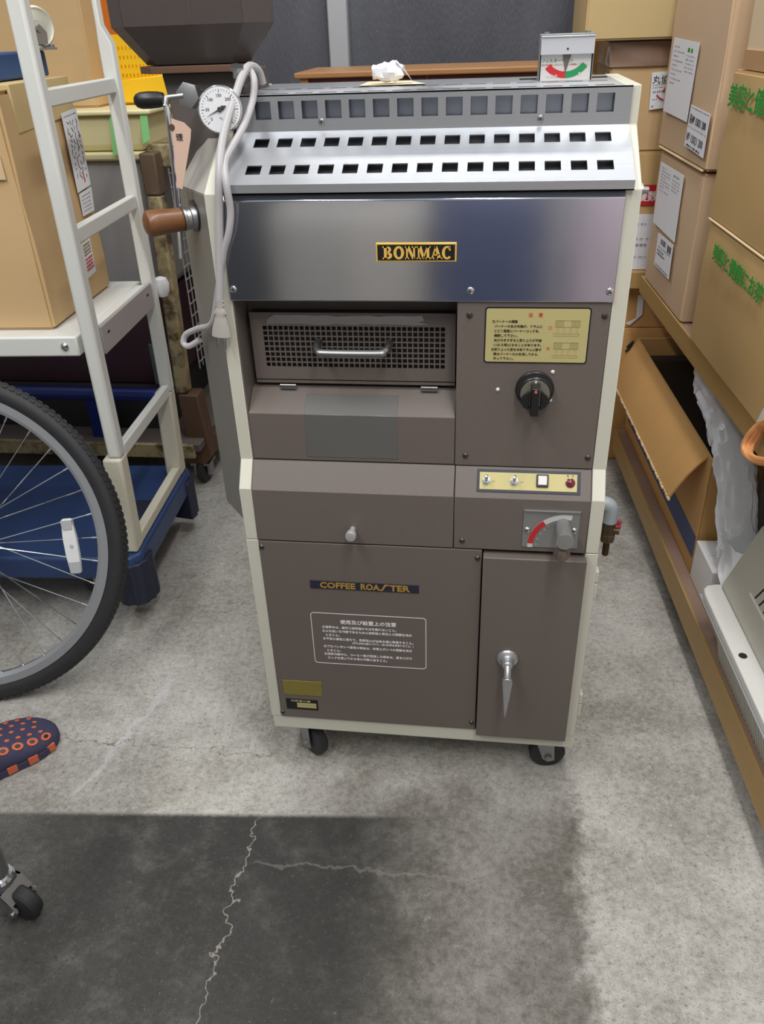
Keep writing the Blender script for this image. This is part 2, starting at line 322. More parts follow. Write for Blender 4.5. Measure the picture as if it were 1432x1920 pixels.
def concrete():
    m = bpy.data.materials.new('patchy_concrete'); m.use_nodes = True; nt = m.node_tree; N = nt.nodes; Lk = nt.links; b = N['Principled BSDF']
    geo = N.new('ShaderNodeNewGeometry'); sep = N.new('ShaderNodeSeparateXYZ'); Lk.new(geo.outputs['Position'], sep.inputs[0])
    def noise(sc, det=6, ro=.6):
        n = N.new('ShaderNodeTexNoise'); n.inputs['Scale'].default_value = sc; n.inputs['Detail'].default_value = det; n.inputs['Roughness'].default_value = ro
        Lk.new(geo.outputs['Position'], n.inputs['Vector']); return n.outputs['Fac']
    def mth(op, a, c=None, cl=False):
        n = N.new('ShaderNodeMath'); n.operation = op; n.use_clamp = cl
        for i, v in enumerate((a, c)):
            if v is None: continue
            if isinstance(v, (int, float)): n.inputs[i].default_value = v
            else: Lk.new(v, n.inputs[i])
        return n.outputs[0]
    def rng(v, a, c, t0=0, t1=1):
        n = N.new('ShaderNodeMapRange'); n.interpolation_type = 'SMOOTHSTEP'; Lk.new(v, n.inputs['Value'])
        n.inputs['From Min'].default_value = a; n.inputs['From Max'].default_value = c; n.inputs['To Min'].default_value = t0; n.inputs['To Max'].default_value = t1
        return n.outputs[0]
    def mixc(f, a, c):
        n = N.new('ShaderNodeMix'); n.data_type = 'RGBA'; Lk.new(f, n.inputs['Factor'])
        for k, v in (('A', a), ('B', c)):
            if isinstance(v, tuple): n.inputs[k].default_value = (*lin(v), 1)
            else: Lk.new(v, n.inputs[k])
        return n.outputs['Result']
    x, y = sep.outputs[0], sep.outputs[1]
    n1 = noise(3.2); n2 = noise(14, 8, .7); n3 = noise(70, 6, .75); n4 = noise(260, 3, .7)
    mixn = mth('ADD', mth('MULTIPLY', n1, .34), mth('ADD', mth('MULTIPLY', n2, .18), mth('ADD', mth('MULTIPLY', n3, .28), mth('MULTIPLY', n4, .20))))
    base = mixc(rng(mixn, .38, .60), (134, 130, 121), (202, 200, 195))
    n5 = noise(38, 9, .8)
    base = mixc(rng(n4, .55, .66, 0, .65), base, (94, 91, 84))
    base = mixc(rng(n4, .42, .34, 0, .4), base, (220, 219, 216))
    base = mixc(rng(n3, .60, .70, 0, .6), base, (108, 104, 96))
    n6 = noise(120, 8, .85)
    base = mixc(rng(n6, .54, .62, 0, .7), base, (88, 84, 76))
    base = mixc(rng(n6, .44, .37, 0, .55), base, (226, 225, 222))
    base = mixc(rng(n5, .62, .72, 0, .4), base, (102, 96, 86))
    # grimy middle patch that runs from under the machine towards the viewer
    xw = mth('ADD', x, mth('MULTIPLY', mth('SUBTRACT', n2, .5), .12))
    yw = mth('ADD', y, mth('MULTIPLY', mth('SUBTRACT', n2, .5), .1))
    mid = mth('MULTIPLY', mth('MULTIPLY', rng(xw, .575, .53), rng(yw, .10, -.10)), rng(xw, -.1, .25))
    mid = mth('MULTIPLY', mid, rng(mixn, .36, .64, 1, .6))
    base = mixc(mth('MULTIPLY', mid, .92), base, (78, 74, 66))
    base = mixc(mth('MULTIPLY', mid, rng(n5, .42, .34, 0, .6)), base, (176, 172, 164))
    # darker patch with a straight upper edge
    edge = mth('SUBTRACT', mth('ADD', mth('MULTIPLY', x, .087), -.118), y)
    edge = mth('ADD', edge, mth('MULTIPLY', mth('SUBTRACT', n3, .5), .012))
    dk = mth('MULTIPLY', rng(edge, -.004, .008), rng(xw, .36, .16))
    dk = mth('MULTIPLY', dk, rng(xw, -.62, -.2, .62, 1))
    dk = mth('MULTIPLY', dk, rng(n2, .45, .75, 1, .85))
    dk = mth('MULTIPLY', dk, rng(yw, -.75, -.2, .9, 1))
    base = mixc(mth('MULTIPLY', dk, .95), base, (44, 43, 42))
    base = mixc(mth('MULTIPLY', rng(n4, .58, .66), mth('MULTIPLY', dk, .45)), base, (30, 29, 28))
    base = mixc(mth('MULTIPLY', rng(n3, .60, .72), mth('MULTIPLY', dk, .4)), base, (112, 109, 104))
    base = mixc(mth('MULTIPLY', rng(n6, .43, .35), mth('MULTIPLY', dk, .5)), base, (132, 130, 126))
    # cracks
    def crack(cx, amp, y0, y1, wd, col, strength, axis='x', sl=0.0, sc=22):
        nn = noise(sc, 3, .6); a, bb = (x, y) if axis == 'x' else (y, x)
        d = mth('ABSOLUTE', mth('SUBTRACT', mth('ADD', a, mth('MULTIPLY', mth('SUBTRACT', nn, .5), amp)), mth('ADD', mth('MULTIPLY', bb, sl), cx)))
        f = mth('MULTIPLY', rng(d, wd, wd*.3), mth('MULTIPLY', rng(bb, y0, y0+.02), rng(bb, y1, y1-.02)))
        nonlocal base
        base = mixc(mth('MULTIPLY', f, strength), base, col)
    crack(-.005, .07, -.9, -.12, .0020, (150, 144, 136), .85, sl=.0)
    crack(-.215, .05, .0, .5, .004, (150, 146, 140), .25, axis='y', sl=.02)
    crack(-.33, .06, -.12, .22, .010, (216, 218, 222), .35, sl=.25)
    crack(.02, .08, -.7, .0, .0018, (100, 94, 86), .7, axis='y', sl=.0)
    crack(.42, .1, -.4, .0, .002, (112, 108, 100), .6, axis='y', sl=-.1)
    Lk.new(base, b.inputs['Base Color'])
    Lk.new(rng(n2, .3, .7, .55, .8), b.inputs['Roughness']); b.inputs['Specular IOR Level'].default_value = .35
    bp = N.new('ShaderNodeBump'); bp.inputs['Strength'].default_value = .35; bp.inputs['Distance'].default_value = .004
    Lk.new(mth('ADD', mth('MULTIPLY', n3, .6), mth('MULTIPLY', n4, .4)), bp.inputs['Height']); Lk.new(bp.outputs[0], b.inputs['Normal'])
    return m
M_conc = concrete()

# ------------------------------------------------------------------ setting
struct('floor', MB().box(-2.2, 1.63, -3.4, 2.07, -.1, 0), M_conc, 'grey concrete floor with a dark patch, grime and cracks')
WY = 1.95
struct('wall_back', MB().box(-2.2, 1.53, WY, WY+.12, 0, 2.7), M_walld)
struct('wall_left', MB().box(-2.3, -2.2, -3.4, 2.07, 0, 2.7), M_walld)
struct('wall_right', MB().box(1.53, 1.63, -3.4, 2.07, 0, 2.7), M_wall)
struct('wall_front', MB().box(-2.3, 1.63, -3.5, -3.4, 0, 2.7), M_wall)
do = struct('added_door', MB().box(-.75, .12, -3.399, -3.36, 0, 2.0), mat('slate_blue_door', (70, 76, 92), .4, var=.06)); part('door_handle', MB().lathe((.04, -3.36, 1.0), (0, 1, 0), [(0, .025), (.01, .025), (.012, .010), (.05, .010), (.052, .022), (.07, .022)], 20), M_chrome, do)  # unseen door added as a dark shape for the steel front to mirror
# window: aluminium frame, two sliding sashes with dark obscure glass
zs0 = at(700, 175, y=WY).z; wl = -1.2; wr = at(1092, 60, y=WY).x; mu = at(640, 60, y=WY).x
wo = struct('window_1', MB().box(wl, wr+.03, WY-.03, WY, zs0-.05, zs0).box(wl, wr+.03, WY-.03, WY, 2.0, 2.05).box(wl-.04, wl, WY-.03, WY, zs0-.05, 2.05).box(wr, wr+.035, WY-.03, WY, zs0-.05, 2.05), M_frame)
part('pane', MB().box(wl, mu-.02, WY-.012, WY-.006, zs0, 2.0), M_glass, wo)
part('pane', MB().box(mu+.02, wr, WY-.016, WY-.01, zs0, 2.0), M_glass, wo)
part('sash_stile', MB().box(mu-.035, mu+.03, WY-.05, WY-.005, zs0, 2.0), M_frame, wo, .004)

# ------------------------------------------------------------------ coffee roaster
W, P1, P2, ZB, ZS, Z2, ZV, Z4, Z5, Z6, YB = .5436, .0269, .1254, .1265, .513, .604, .6415, 1.022, 1.082, 1.1268, .36
R = thing('coffee_roaster', 'brown and cream floor-standing coffee roaster with stainless hood, dark hopper and castors', 'coffee roaster', (W/2, .18, 0))
for x0, x1, lb in ((0, .0195, 0), (W-.0195, W, 1)):
    part('lower_side_frame', MB().xprism([(0, ZB), (0, ZS-.0012), (YB, ZS-.0012), (YB, ZB)], x0, x1), M_cream, R, .0012)
    part('upper_side_frame', MB().xprism([(0, ZS), (0, Z2), (P1, ZV), (P1, Z4), (P2, Z5), (P2, Z6), (YB, Z6), (YB, ZS)], x0, x1), M_cream, R, .0012)
part('base_frame', MB().box(.002, W+.001, .001, YB, .0965, ZB-.0005), M_cream, R, .002)
part('cabinet_body', MB().box(.0205, W-.0205, .09, YB-.004, ZB+.001, 1.018), M_brown2, R)
# lower front: fixed panel, door
part('lower_panel', MB().box(.0205, .3705, -.002, .02, .1285, .5115), M_brown, R, .0008)
dr = part('cabinet_door', MB().box(.3725, .5265, -.014, .016, .1265, .5065), M_brown, R, .0015)
hm = MB(); hm.lathe((.4185, -.014, .311), (0, -1, 0), [(0, .017), (.003, .0175), (.006, .016), (.009, .0115), (.012, .010), (.022, .0085), (.024, .006)])
hm.tube([(.4185, -.03, .313), (.4188, -.042, .306), (.4188, -.048, .297)], .0058, 12)
hm.hexa([(.4170, -.056, .219), (.4195, -.056, .219), (.4195, -.051, .219), (.4170, -.051, .219)],
        [(.4110, -.054, .292), (.4270, -.054, .292), (.4270, -.045, .292), (.4110, -.045, .292)])
hm.cyl((.4190, -.054, .292), (.4190, -.045, .292), .008)
part('door_handle', hm, mat('satin_handle_metal', (186, 188, 192), .34, .75, var=.08), dr, .001)
for zc in (.455, .20):
    part('hinge', MB().box(W-.002, W+.0055, .004, .02, zc-.028, zc-.001).box(W-.002, W+.0055, .004, .02, zc+.001, zc+.022), M_cream, R, .001)
# middle front: drawer and control front, each bent over the bevel
def bent(x0, x1): return MB().xprism([(-.002, ZS+.001), (-.002, Z2), (P1-.002, ZV), (P1+.02, ZV), (P1+.02, ZS+.001)], x0, x1)
dw = part('drawer_front', bent(.0205, .3263), M_brown, R, .0008)
part('knob', MB().lathe((.1729, -.002, .541), (0, -1, 0), [(0, .0045), (.012, .004), (.013, .0075), (.021, .0085), (.024, .0075), (.0245, .003)]), mat('satin_knob_metal', (206, 207, 210), .35, .55, var=.05), dw)
part('control_front', bent(.3273, W-.0205), M_brown, R, .0008)
# control panel with burner knob, warning plate
part('control_panel', MB().box(.3258, W-.0205, P1-.002, .09, ZV+.0015, .8855), M_brown, R, .0008)
part('recess_side', MB().box(.0197, .0215, P1, .09, ZV+.002, .886), M_brown, R)
part('recess_back', MB().box(.0217, .3255, .084, .089, .76, .886), M_brown2, R)
# stainless front
part('stainless_front', MB().xprism([(P1-.005, .886), (P1-.005, 1.014), (P1+.002, 1.0195), (P1+.03, 1.0195), (P1+.03, .886)], .0185, W-.0185), M_mirror, R, .0015)
part('gap_strip', MB().box(.02, W-.02, P1+.006, .09, 1.0195, 1.034), M_brown2, R)
# hood with punched slots
HX0, HX1 = .0245, W-.0105
def slots(first, last, wd, n=15):
    us = [HX0]
    for k in range(n):
        c = first+(last-first)*k/(n-1); us += [c-wd/2, c+wd/2]
    return us+[HX1]
def hole15(i, j, rows): return i % 2 == 1 and j in rows
hd = MB()
hd.perf((0, P2-.004, 0), X, Zv, slots(.0632, .5015, .0212), [Z5+.001, 1.0975, 1.1188, Z6-.0005], lambda i, j: hole15(i, j, (1,)), .0016)
LY, LZ = .020, 1.0335
sv = Vector((0, P2-.004-LY, Z5+.001-LZ)); sl = sv.length
hd.perf((0, LY, LZ), X, sv/sl, slots(.0632, .5000, .0195), [0, sl*.185, sl*.352, sl*.692, sl*.862, sl], lambda i, j: hole15(i, j, (1, 3)), .0016)
hd.perf((0, P2-.004, Z6-.0005), X, Yv, slots(.050, .5015, .0235), [0, .018, .031, .098, .111, YB-.004-(P2-.004)], lambda i, j: hole15(i, j, (1, 3)), .0016)
hd.box(HX0, HX1, LY, LY+.0016, LZ-.0115, LZ).box(HX0, HX1, LY, P1+.006, LZ-.0115, LZ-.0100)
hd.xprism([(.040, 1.040), (P2-.002, Z5-.002), (P2-.002, Z6-.003), (YB-.006, Z6-.003), (YB-.006, 1.040)], HX0+.0004, HX0+.002)
part('perforated_hood', hd, M_steel, R)
part('hood_baffle', MB().box(.027, W-.021, P2+.0070, P2+.0085, Z5+.004, Z6-.004), mat('dull_baffle_metal', (158, 165, 178), .3, .9, var=.25, scale=9, stretch=(3, 1, .3)), R)
part('hood_liner', MB().xprism([(.0515, 1.036), (P2+.014, 1.0775), (P2+.014, Z6-.020), (YB-.006, Z6-.014), (YB-.006, 1.036)], .027, W-.021), mat('hood_liner_metal', (98, 96, 98), .45, .5, var=.1), R)
# screws
def screw_mesh(r):
    mb = MB(); mb.lathe((0, 0, 0), (0, -1, 0), [(0, r), (.0008, r), (.0022, r*.75), (.0028, r*.35), (.0029, .0004)], 14)
    return mb.mesh('screw')
SC = {'m': (screw_mesh(.0042), M_zinc), 'd': (screw_mesh(.0042), mat('dark_screw_metal', (92, 88, 86), .3, .8, var=.1)), 'b': (screw_mesh(.005), M_chrome)}
slot = {}
for k, (me, mm) in SC.items():
    s_ = MB().box(-.0022, .0022, -.0032, -.0024, -.0005, .0005).box(-.0005, .0005, -.0032, -.0024, -.0022, .0022).mesh('slot'); slot[k] = s_
def screw(x, y, z, k='d'):
    me, mm = SC[k]; o = link('screw', me, mm, R, Vector((x, y, z))-wloc(R)); link('screw_slot', slot[k], M_dark, o); return o
for x, z in ((.0245, .5005), (.364, .497), (.364, .1455), (.0228, .1395)): screw(x, -.002, z)
for x, z in ((.342, .868), (.5165, .868), (.341, .659), (.5155, .661)): screw(x, P1-.002, z)
for x, z in ((.0245, .902), (.3424, .901), (.5187, .9005)): screw(x, P1-.005, z, 'b')
screw(.3398, -.002, .528)
for px, py in ((603, 228), (1013, 222)):
    p = at(px, py, y=P2-.004); screw(p.x, P2-.004, p.z, 'm')
# BONMAC name plate
nb = part('brand_plate', MB().box(.2207, .3238, P1-.008, P1-.005, .9388, .9622), M_goldp, R, .0006)
part('plate_field', MB().box(.2228, .3217, P1-.0086, P1-.0078, .9408, .9602), M_black, nb)
def bonmac(mb, org, width, height):
    def A(pts, dx): mb.prism([(org[0]+(p[0]+dx)*width/6.05, org[1], org[2]+p[1]*height) for p in pts], (0, -.0008, 0))
    def rect(x0, x1, y0, y1, dx): A([(x0, y0), (x1, y0), (x1, y1), (x0, y1)], dx)
    def arc(cx, cy, rx, ry, ix, iy, a0, a1, dx, n=14):
        for k in range(n):
            t0 = math.radians(a0+(a1-a0)*k/n); t1 = math.radians(a0+(a1-a0)*(k+1)/n)
            A([(cx+ix*math.cos(t0), cy+iy*math.sin(t0)), (cx+rx*math.cos(t0), cy+ry*math.sin(t0)), (cx+rx*math.cos(t1), cy+ry*math.sin(t1)), (cx+ix*math.cos(t1), cy+iy*math.sin(t1))], dx)
    d = 0      # B
    rect(.12, .38, 0, 1, d); rect(0, .46, .0, .11, d); rect(0, .46, .89, 1, d)
    arc(.42, .75, .36, .25, .12, .13, -90, 90, d); arc(.42, .27, .44, .27, .16, .14, -90, 90, d)
    d = .98    # O
    arc(.48, .5, .48, .52, .21, .36, 0, 360, d, 28)
    d = 2.02   # N
    rect(.1, .26, 0, 1, d); rect(.74, .90, 0, 1, d); A([(.1, 1), (.4, 1), (.9, 0), (.66, 0)], d); rect(0, .36, 0, .1, d); rect(.62, 1.0, .9, 1, d); rect(0, .3, .9, 1, d)
    d = 3.08   # M
    rect(.1, .24, 0, 1, d); rect(.88, 1.12, 0, 1, d); A([(.1, 1), (.42, 1), (.7, .12), (.52, .02)], d); A([(.88, 1), (1.0, 1), (.64, .02), (.52, .02)], d); rect(0, .36, 0, .1, d); rect(.78, 1.24, 0, .1, d); rect(0, .3, .9, 1, d); rect(.92, 1.22, .9, 1, d)
    d = 4.3    # A
    A([(.06, 0), (.2, 0), (.54, 1), (.42, 1)], d); A([(.36, 1), (.6, 1), (.98, 0), (.68, 0)], d); rect(.24, .78, .28, .38, d); rect(0, .34, 0, .1, d); rect(.58, 1.06, 0, .1, d)
    d = 5.32   # C
    arc(.46, .5, .46, .52, .2, .38, 48, 318, d, 22); A([(.62, .98), (.74, 1.02), (.78, .66), (.64, .66)], d)
lm = MB(); bonmac(lm, (.2295, P1-.0086, .9425), .0862, .0158); part('lettering', lm, M_goldp, nb)
# COFFEE ROASTER strip
nb = part('name_strip', MB().box(.0975, .2735, -.0032, -.002, .4242, .4400), M_navy, R, .0003)
part('lettering', MB().text('COFFEE', (.1135, -.0033, .4262), X, Zv, width=.0580, height=.0118, bold=.03, thick=.0004).text('ROA', (.1800, -.0033, .4262), X, Zv, width=.0310, height=.0118, bold=.03, thick=.0004)
     .prism([(.2105, -.0033, .4262), (.2155, -.0033, .4262), (.2210, -.0033, .4362), (.2255, -.0033, .4362), (.2265, -.0033, .4384), (.2185, -.0033, .4384), (.2138, -.0033, .4284), (.2105, -.0033, .4284)], (0, -.0004, 0))
     .text('TER', (.2270, -.0033, .4262), X, Zv, width=.0325, height=.0118, bold=.03, thick=.0004), M_goldd, nb)
# white printed warning
fr = MB()
def rrect(x0, x1, z0, z1, r, n=5):
    o = []
    for cx, cz, a0 in ((x1-r, z1-r, 0), (x0+r, z1-r, 90), (x0+r, z0+r, 180), (x1-r, z0+r, 270)):
        for k in range(n+1):
            a = math.radians(a0+90*k/n); o.append((cx+r*math.cos(a), cz+r*math.sin(a)))
    return o
def ringframe(mb, x0, x1, z0, z1, r, wd, y, th):
    o = rrect(x0, x1, z0, z1, r); i = rrect(x0+wd, x1-wd, z0+wd, z1-wd, max(r-wd, .0005)); n = len(o)
    for k in range(n):
        j = (k+1) % n
        mb.prism([(o[k][0], y, o[k][1]), (o[j][0], y, o[j][1]), (i[j][0], y, i[j][1]), (i[k][0], y, i[k][1])], (0, -th, 0))
wy = -.0021
ringframe(fr, .0925, .2850, .2635, .3740, .006, .0012, wy, .0003)
wf = part('printed_frame', fr, M_white, R)
tx = MB().text('使用及び設置上の注意', (.1885, wy, .3520), X, Zv, width=.0940, height=.0088, bold=.025, align='C')
for i, (ind, t) in enumerate(((0, '①焙煎中は、絶対に焙煎機のそばを離れないこと。'), (0, '②火を扱いる作業であるために焙煎機と周辺との距離を充分'), (1, 'とること。'),
        (0, '③不測の事故に備えて、早期消火が出来る様に準備すること。'), (9, '(例えば消火器のバケツ、消火砂等を準備すること。)'), (0, '④プロパンボンベ使用の場合は、本機とボンベの距離を充分'), (1, 'とること。'),
        (0, '⑤焙煎作業中に、コーヒー豆が燃焼した場合は、直ちにガス'), (1, 'コックを閉じてから消火作業に当ること。'))):
    zz = .3420-.0084*i+(0.002 if ind == 9 else 0); tx.text(t, (.1105+ind*.0055, wy, zz), X, Zv, size=.0056 if ind < 9 else .0044, bold=.015)
part('lettering', tx, M_white, R)
# stickers at the foot
part('faded_sticker', MB().box(.0300, .1000, -.0028, -.002, .1845, .2185), M_oldgold, R, .0004, label='faded blank gold sticker')
sp = part('rating_sticker', MB().box(.0320, .0900, -.0028, -.002, .1490, .1745), M_black, R, .0004, label='small black and gold rating sticker')
part('gold_field', MB().box(.0520, .0870, -.0032, -.0027, .1605, .1655).box(.0520, .0870, -.0032, -.0027, .1545, .1595), M_gold, sp)
part('lettering', MB().text('消費電力量', (.041, -.0030, .1682), X, Zv, width=.036, height=.0040), M_gold, sp)
# warning plate on the control panel
yp = P1-.002
wp = part('caution_plate', MB().prism([(p[0], yp, p[1]) for p in rrect(.3625, .4992, .8025, .8790, .004)], (0, -.0010, 0)), M_black, R)
part('gold_field', MB().prism([(p[0], yp-.001, p[1]) for p in rrect(.3642, .4975, .8042, .8773, .003)], (0, -.0004, 0)), M_gold, wp)
yq = yp-.0014
part('red_lettering', MB().text('注', (.4190, yq, .8665), X, Zv, height=.0056, bold=.02).text('意', (.4320, yq, .8665), X, Zv, height=.0056, bold=.02)
     .text('×', (.4452, yq, .8215), X, Zv, height=.0042, bold=.02).torus((.4482, yq, .8520), Yv, .0022, .0004, 20, 6), M_redink, wp)
tx = MB()
for i, (ind, t) in enumerate(((0, '①バーナーの調整'), (1, 'バーナーの炎の先端が、ドラムに'), (1, 'とどく程度にバーナーコックを、'), (1, '調節して下さい。'), (1, '炎が大きすぎると煎り上りが不揃'),
        (1, 'い(むら煎)になることがあります。'), (0, '②煎り上った豆を冷却ドラムに移す'), (1, '際はバーナーの火を消してから、'), (1, '行って下さい。'))):
    tx.text(t, (.3722+ind*.0032, yq, .8585-i*.0064), X, Zv, size=.0042, bold=.015)
part('lettering', tx, M_ink, wp)
dg_ = MB()
for zb in (.8395, .8095):
    x0, x1 = .4545, .4860
    for k in range(22):
        if 7 < k < 14: continue
        xx = x0+(x1-x0)*k/21; dg_.box(xx-.00022, xx+.00022, yq-.0002, yq, zb+.0135, zb+.0222)
    dg_.box(x0, x1, yq-.0002, yq, zb+.0132, zb+.0137).box(x0, x1, yq-.0002, yq, zb+.0220, zb+.0225)
    dg_.box(x0-.002, x1, yq-.0002, yq, zb+.0012, zb+.0016).box(x0-.002, x1, yq-.0002, yq, zb+.0042, zb+.0046).box(x1-.0004, x1, yq-.0002, yq, zb+.0012, zb+.0046)
part('diagram', dg_, mat('olive_ink', (128, 120, 72), .6), wp)
fl = MB()
for zb in (.8395, .8095):
    for k in range(4):
        fl.tube([(.4580+k*.0083+.0015*math.cos(2*math.pi*q/12), yq, zb+.0090+.0034*math.sin(2*math.pi*q/12)) for q in range(12)], .0002, 5, 0, True)
part('flame_marks', fl, mat('ochre_ink', (188, 120, 70), .6), wp)['kind'] = 'stuff'
# burner knob
kc = Vector((.4335, yp, .7650)); kb = part('burner_knob', MB().lathe(kc, (0, -1, 0), [(0, .0262), (.003, .0262), (.004, .0248), (.016, .0232), (.018, .0215)], 40), M_black, R)
part('knob_face', MB().lathe(kc+Vector((0, -.018, 0)), (0, -1, 0), [(0, .0200), (.0012, .0195)], 40), mat('knob_face_metal', (138, 136, 122), .28, .6, var=.05), kb)
g = MB(); g.hexa([kc+Vector(q) for q in ((-.0058, -.018, -.0245), (.0058, -.018, -.0245), (.0058, -.012, -.026), (-.0058, -.012, -.026))][:4],
                 [kc+Vector(q) for q in ((-.0058, -.018, .0180), (.0058, -.018, .0180), (.0058, -.012, .0180), (-.0058, -.012, .0180))])
g.hexa([kc+Vector(q) for q in ((-.005, -.034, -.0265), (.005, -.034, -.0265), (.0062, -.017, -.0265), (-.0062, -.017, -.0265))],
       [kc+Vector(q) for q in ((-.005, -.034, .0130), (.005, -.034, .0130), (.0062, -.017, .0170), (-.0062, -.017, .0170))])
for sx in (-1, 1):
    pts = [kc+Vector((sx*(.0075+.0125*t), -.0195, zz)) for t, zz in ((0, .006), (.75, -.002), (1, -.010), (.55, -.0185), (0, -.0225))]
    g.prism(pts, (0, -.0035, 0))
part('knob_grip', g, M_black, kb, .0008)
part('pointer_dot', MB().lathe(kc+Vector((0, -.034, .0095)), (0, -1, 0), [(0, .0021), (.0006, .002)], 14), mat('pink_dot', (206, 96, 104), .5), kb)
part('position_mark', MB().box(kc.x-.0012, kc.x+.0012, kc.y-.0198, kc.y-.019, kc.z+.013, kc.z+.019), M_white, kb)
for px, py in ((933, 730), (1036, 697), (1031, 750)):
    p = at(px, py, y=yp); part('position_stud', MB().lathe((p.x, yp, p.z), (0, -1, 0), [(0, .0026), (.001, .0026), (.0018, .0016), (.002, .0004)], 14), M_white, R)
# switch plate on the bevel
bu = X; bv = Vector((0, P1, ZV-Z2)).normalized(); bn = bu.cross(bv); BO = Vector((0, -.002, Z2))
bl = math.hypot(P1, ZV-Z2)
def bev(x, s, h=0): return BO+bu*x+bv*(s*bl)+bn*h
def bplate(x0, x1, s0, s1, h0, h1): return MB().hexa([bev(x0, s0, h0), bev(x1, s0, h0), bev(x1, s1, h0), bev(x0, s1, h0)], [bev(x0, s0, h1), bev(x1, s0, h1), bev(x1, s1, h1), bev(x0, s1, h1)])
swp = part('switch_plate', bplate(.3592, .5075, .19, .92, 0, .0010), M_navy, R, .0005)
part('gold_field', bplate(.3630, .5028, .28, .83, .0010, .0014), M_gold, swp, .0002)
for xx in (.3728, .4130):
    t = MB(); q = bev(xx, .56, .0014); t.lathe(q, bn, [(0, .0066), (.0022, .0066), (.0023, .0048), (.006, .0048), (.0062, .003)], 6)
    tg = part('toggle_switch', t, M_zinc, R)
    d = (bn+bv*.35).normalized(); part('toggle_lever', MB().lathe(q+bn*.006, d, [(0, .0018), (.007, .0025), (.0115, .0030), (.0135, .0024), (.0142, .0006)], 14), M_chrome, tg)
pb = part('push_button', bplate(.4448, .4618, .40, .80, .0014, .0052), M_black, R, .0008)
part('button_cap', bplate(.4470, .4596, .46, .75, .0052, .0070), M_white, pb, .0006)
part('pilot_lamp', MB().lathe(bev(.4930, .56, .0014), bn, [(0, .0068), (.002, .0068), (.0024, .0056), (.005, .0045), (.0064, .002), (.0066, .0004)], 20), M_lamp, R)
part('lettering', MB().text('電', bev(.4880, .75, .0014), bu, bv, height=.0026).text('源', bev(.4950, .75, .0014), bu, bv, height=.0026)
     .text('ON', bev(.3815, .52, .0014), bu, bv, height=.0018).text('ON', bev(.4222, .52, .0014), bu, bv, height=.0018), mat('brown_ink', (120, 90, 50), .6), swp)
# damper plate with dial
dp = part('damper_plate', MB().xprism([(-.0035, .5225), (-.0035, .5850), (-.0080, .5878), (-.002, .5878), (-.002, .5225)], .4290, .5108), M_grey_alu, R, .0005)
ccx, ccz = .4905, .5262
def arcband(r0, r1, a0, a1, y, th, n=16):
    mb = MB()
    for k in range(n):
        t0 = math.radians(a0+(a1-a0)*k/n); t1 = math.radians(a0+(a1-a0)*(k+1)/n)
        mb.prism([(ccx+r*math.cos(t)*1.12, y, ccz+r*math.sin(t)*1.15) for r, t in ((r0, t0), (r1, t0), (r1, t1), (r0, t1))], (0, -th, 0))
    return mb
part('dial_scale', arcband(.0405, .0475, 80, 184, -.0035, .0005), mat('pale_grey_print', (206, 204, 200), .5), dp)
part('red_sector', arcband(.0405, .0475, 128, 176, -.0040, .0004), M_red, dp)
dt = MB()
for k in range(5):
    a = math.radians(177-k*13); dt.lathe((ccx+.0368*1.12*math.cos(a), -.0035, ccz+.0368*1.15*math.sin(a)), (0, -1, 0), [(0, .0019), (.0008, .0016), (.001, .0003)], 10)
for k in range(4):
    a = math.radians(118-k*7); dt.lathe((ccx+.0368*1.12*math.cos(a), -.0035, ccz+.0368*1.15*math.sin(a)), (0, -1, 0), [(0, .0012), (.0006, .0003)], 8)
part('detent_dots', dt, M_chrome, dp)['kind'] = 'stuff'
for px, py in ((988, 994), (1076, 996)):
    p = at(px, py, y=-.004); screw(p.x, -.0035, p.z, 'b')
lv = MB(); lv.lathe((.4868, -.0035, .5640), (0, -1, 0), [(0, .0110), (.016, .0105), (.017, .0118), (.040, .0118), (.041, .0125), (.047, .0125), (.0475, .003)], 24)
dl = part('damper_lever', lv, M_grey_alu, R)
part('lever_knob', MB().lathe((.4845, -.036, .5395), (0, -1, 0), [(0, .0085), (.004, .0118), (.010, .0118), (.0105, .0085), (.017, .0080), (.018, .002)], 24), mat('brownish_metal', (120, 108, 100), .35, .6), dl)
# chute door with woven mesh, cover with window
gx0, gx1, gz0, gz1 = .0452, .3082, .7748, .8378
nx, nz = 34, 8; us = [.0285]; vs2 = [.7565]
pxx = (gx1-gx0)/nx; pzz = (gz1-gz0)/nz
for k in range(nx): us += [gx0+k*pxx+.0011, gx0+(k+1)*pxx-.0007]
for k in range(nz): vs2 += [gz0+k*pzz+.0010, gz0+(k+1)*pzz-.0008]
us.append(.3222); vs2.append(.8565)
md_ = part('mesh_door', MB().perf((0, .066, 0), X, Zv, us, vs2, lambda i, j: i % 2 == 1 and j % 2 == 1, .0018).box(.0285, .3222, .0660, .0678, .7505, .7545), M_brown, R)
part('mesh_shadow_box', MB().box(.03, .321, .0800, .0835, .757, .856), M_dark, md_)
rnd = random.Random(3); pts = [(.053, .0655, .8405)]+[(.053+.226*k/16, .0655, .8400+rnd.uniform(-.0012, .0012)) for k in range(17)]+[(.286, .0655, .8405), (.270, .0655, .8445), (.279, .0655, .8460)]+[(.275-.21*k/14, .0655, .8525+rnd.uniform(-.0012, .0012)) for k in range(15)]+[(.055, .0655, .8470), (.0535, .0655, .8440)]
part('bare_metal_patch', MB().prism(pts[1:], (0, .0004, 0)), M_zinc, md_)
part('handle', MB().tube([(.1268, .066, .8150), (.1268, .046, .8140), (.1315, .036, .8110), (.1420, .033, .8098), (.2140, .033, .8098), (.2245, .036, .8110), (.2292, .046, .8140), (.2292, .066, .8150)], .0052, 12, 5), M_zinc, md_)
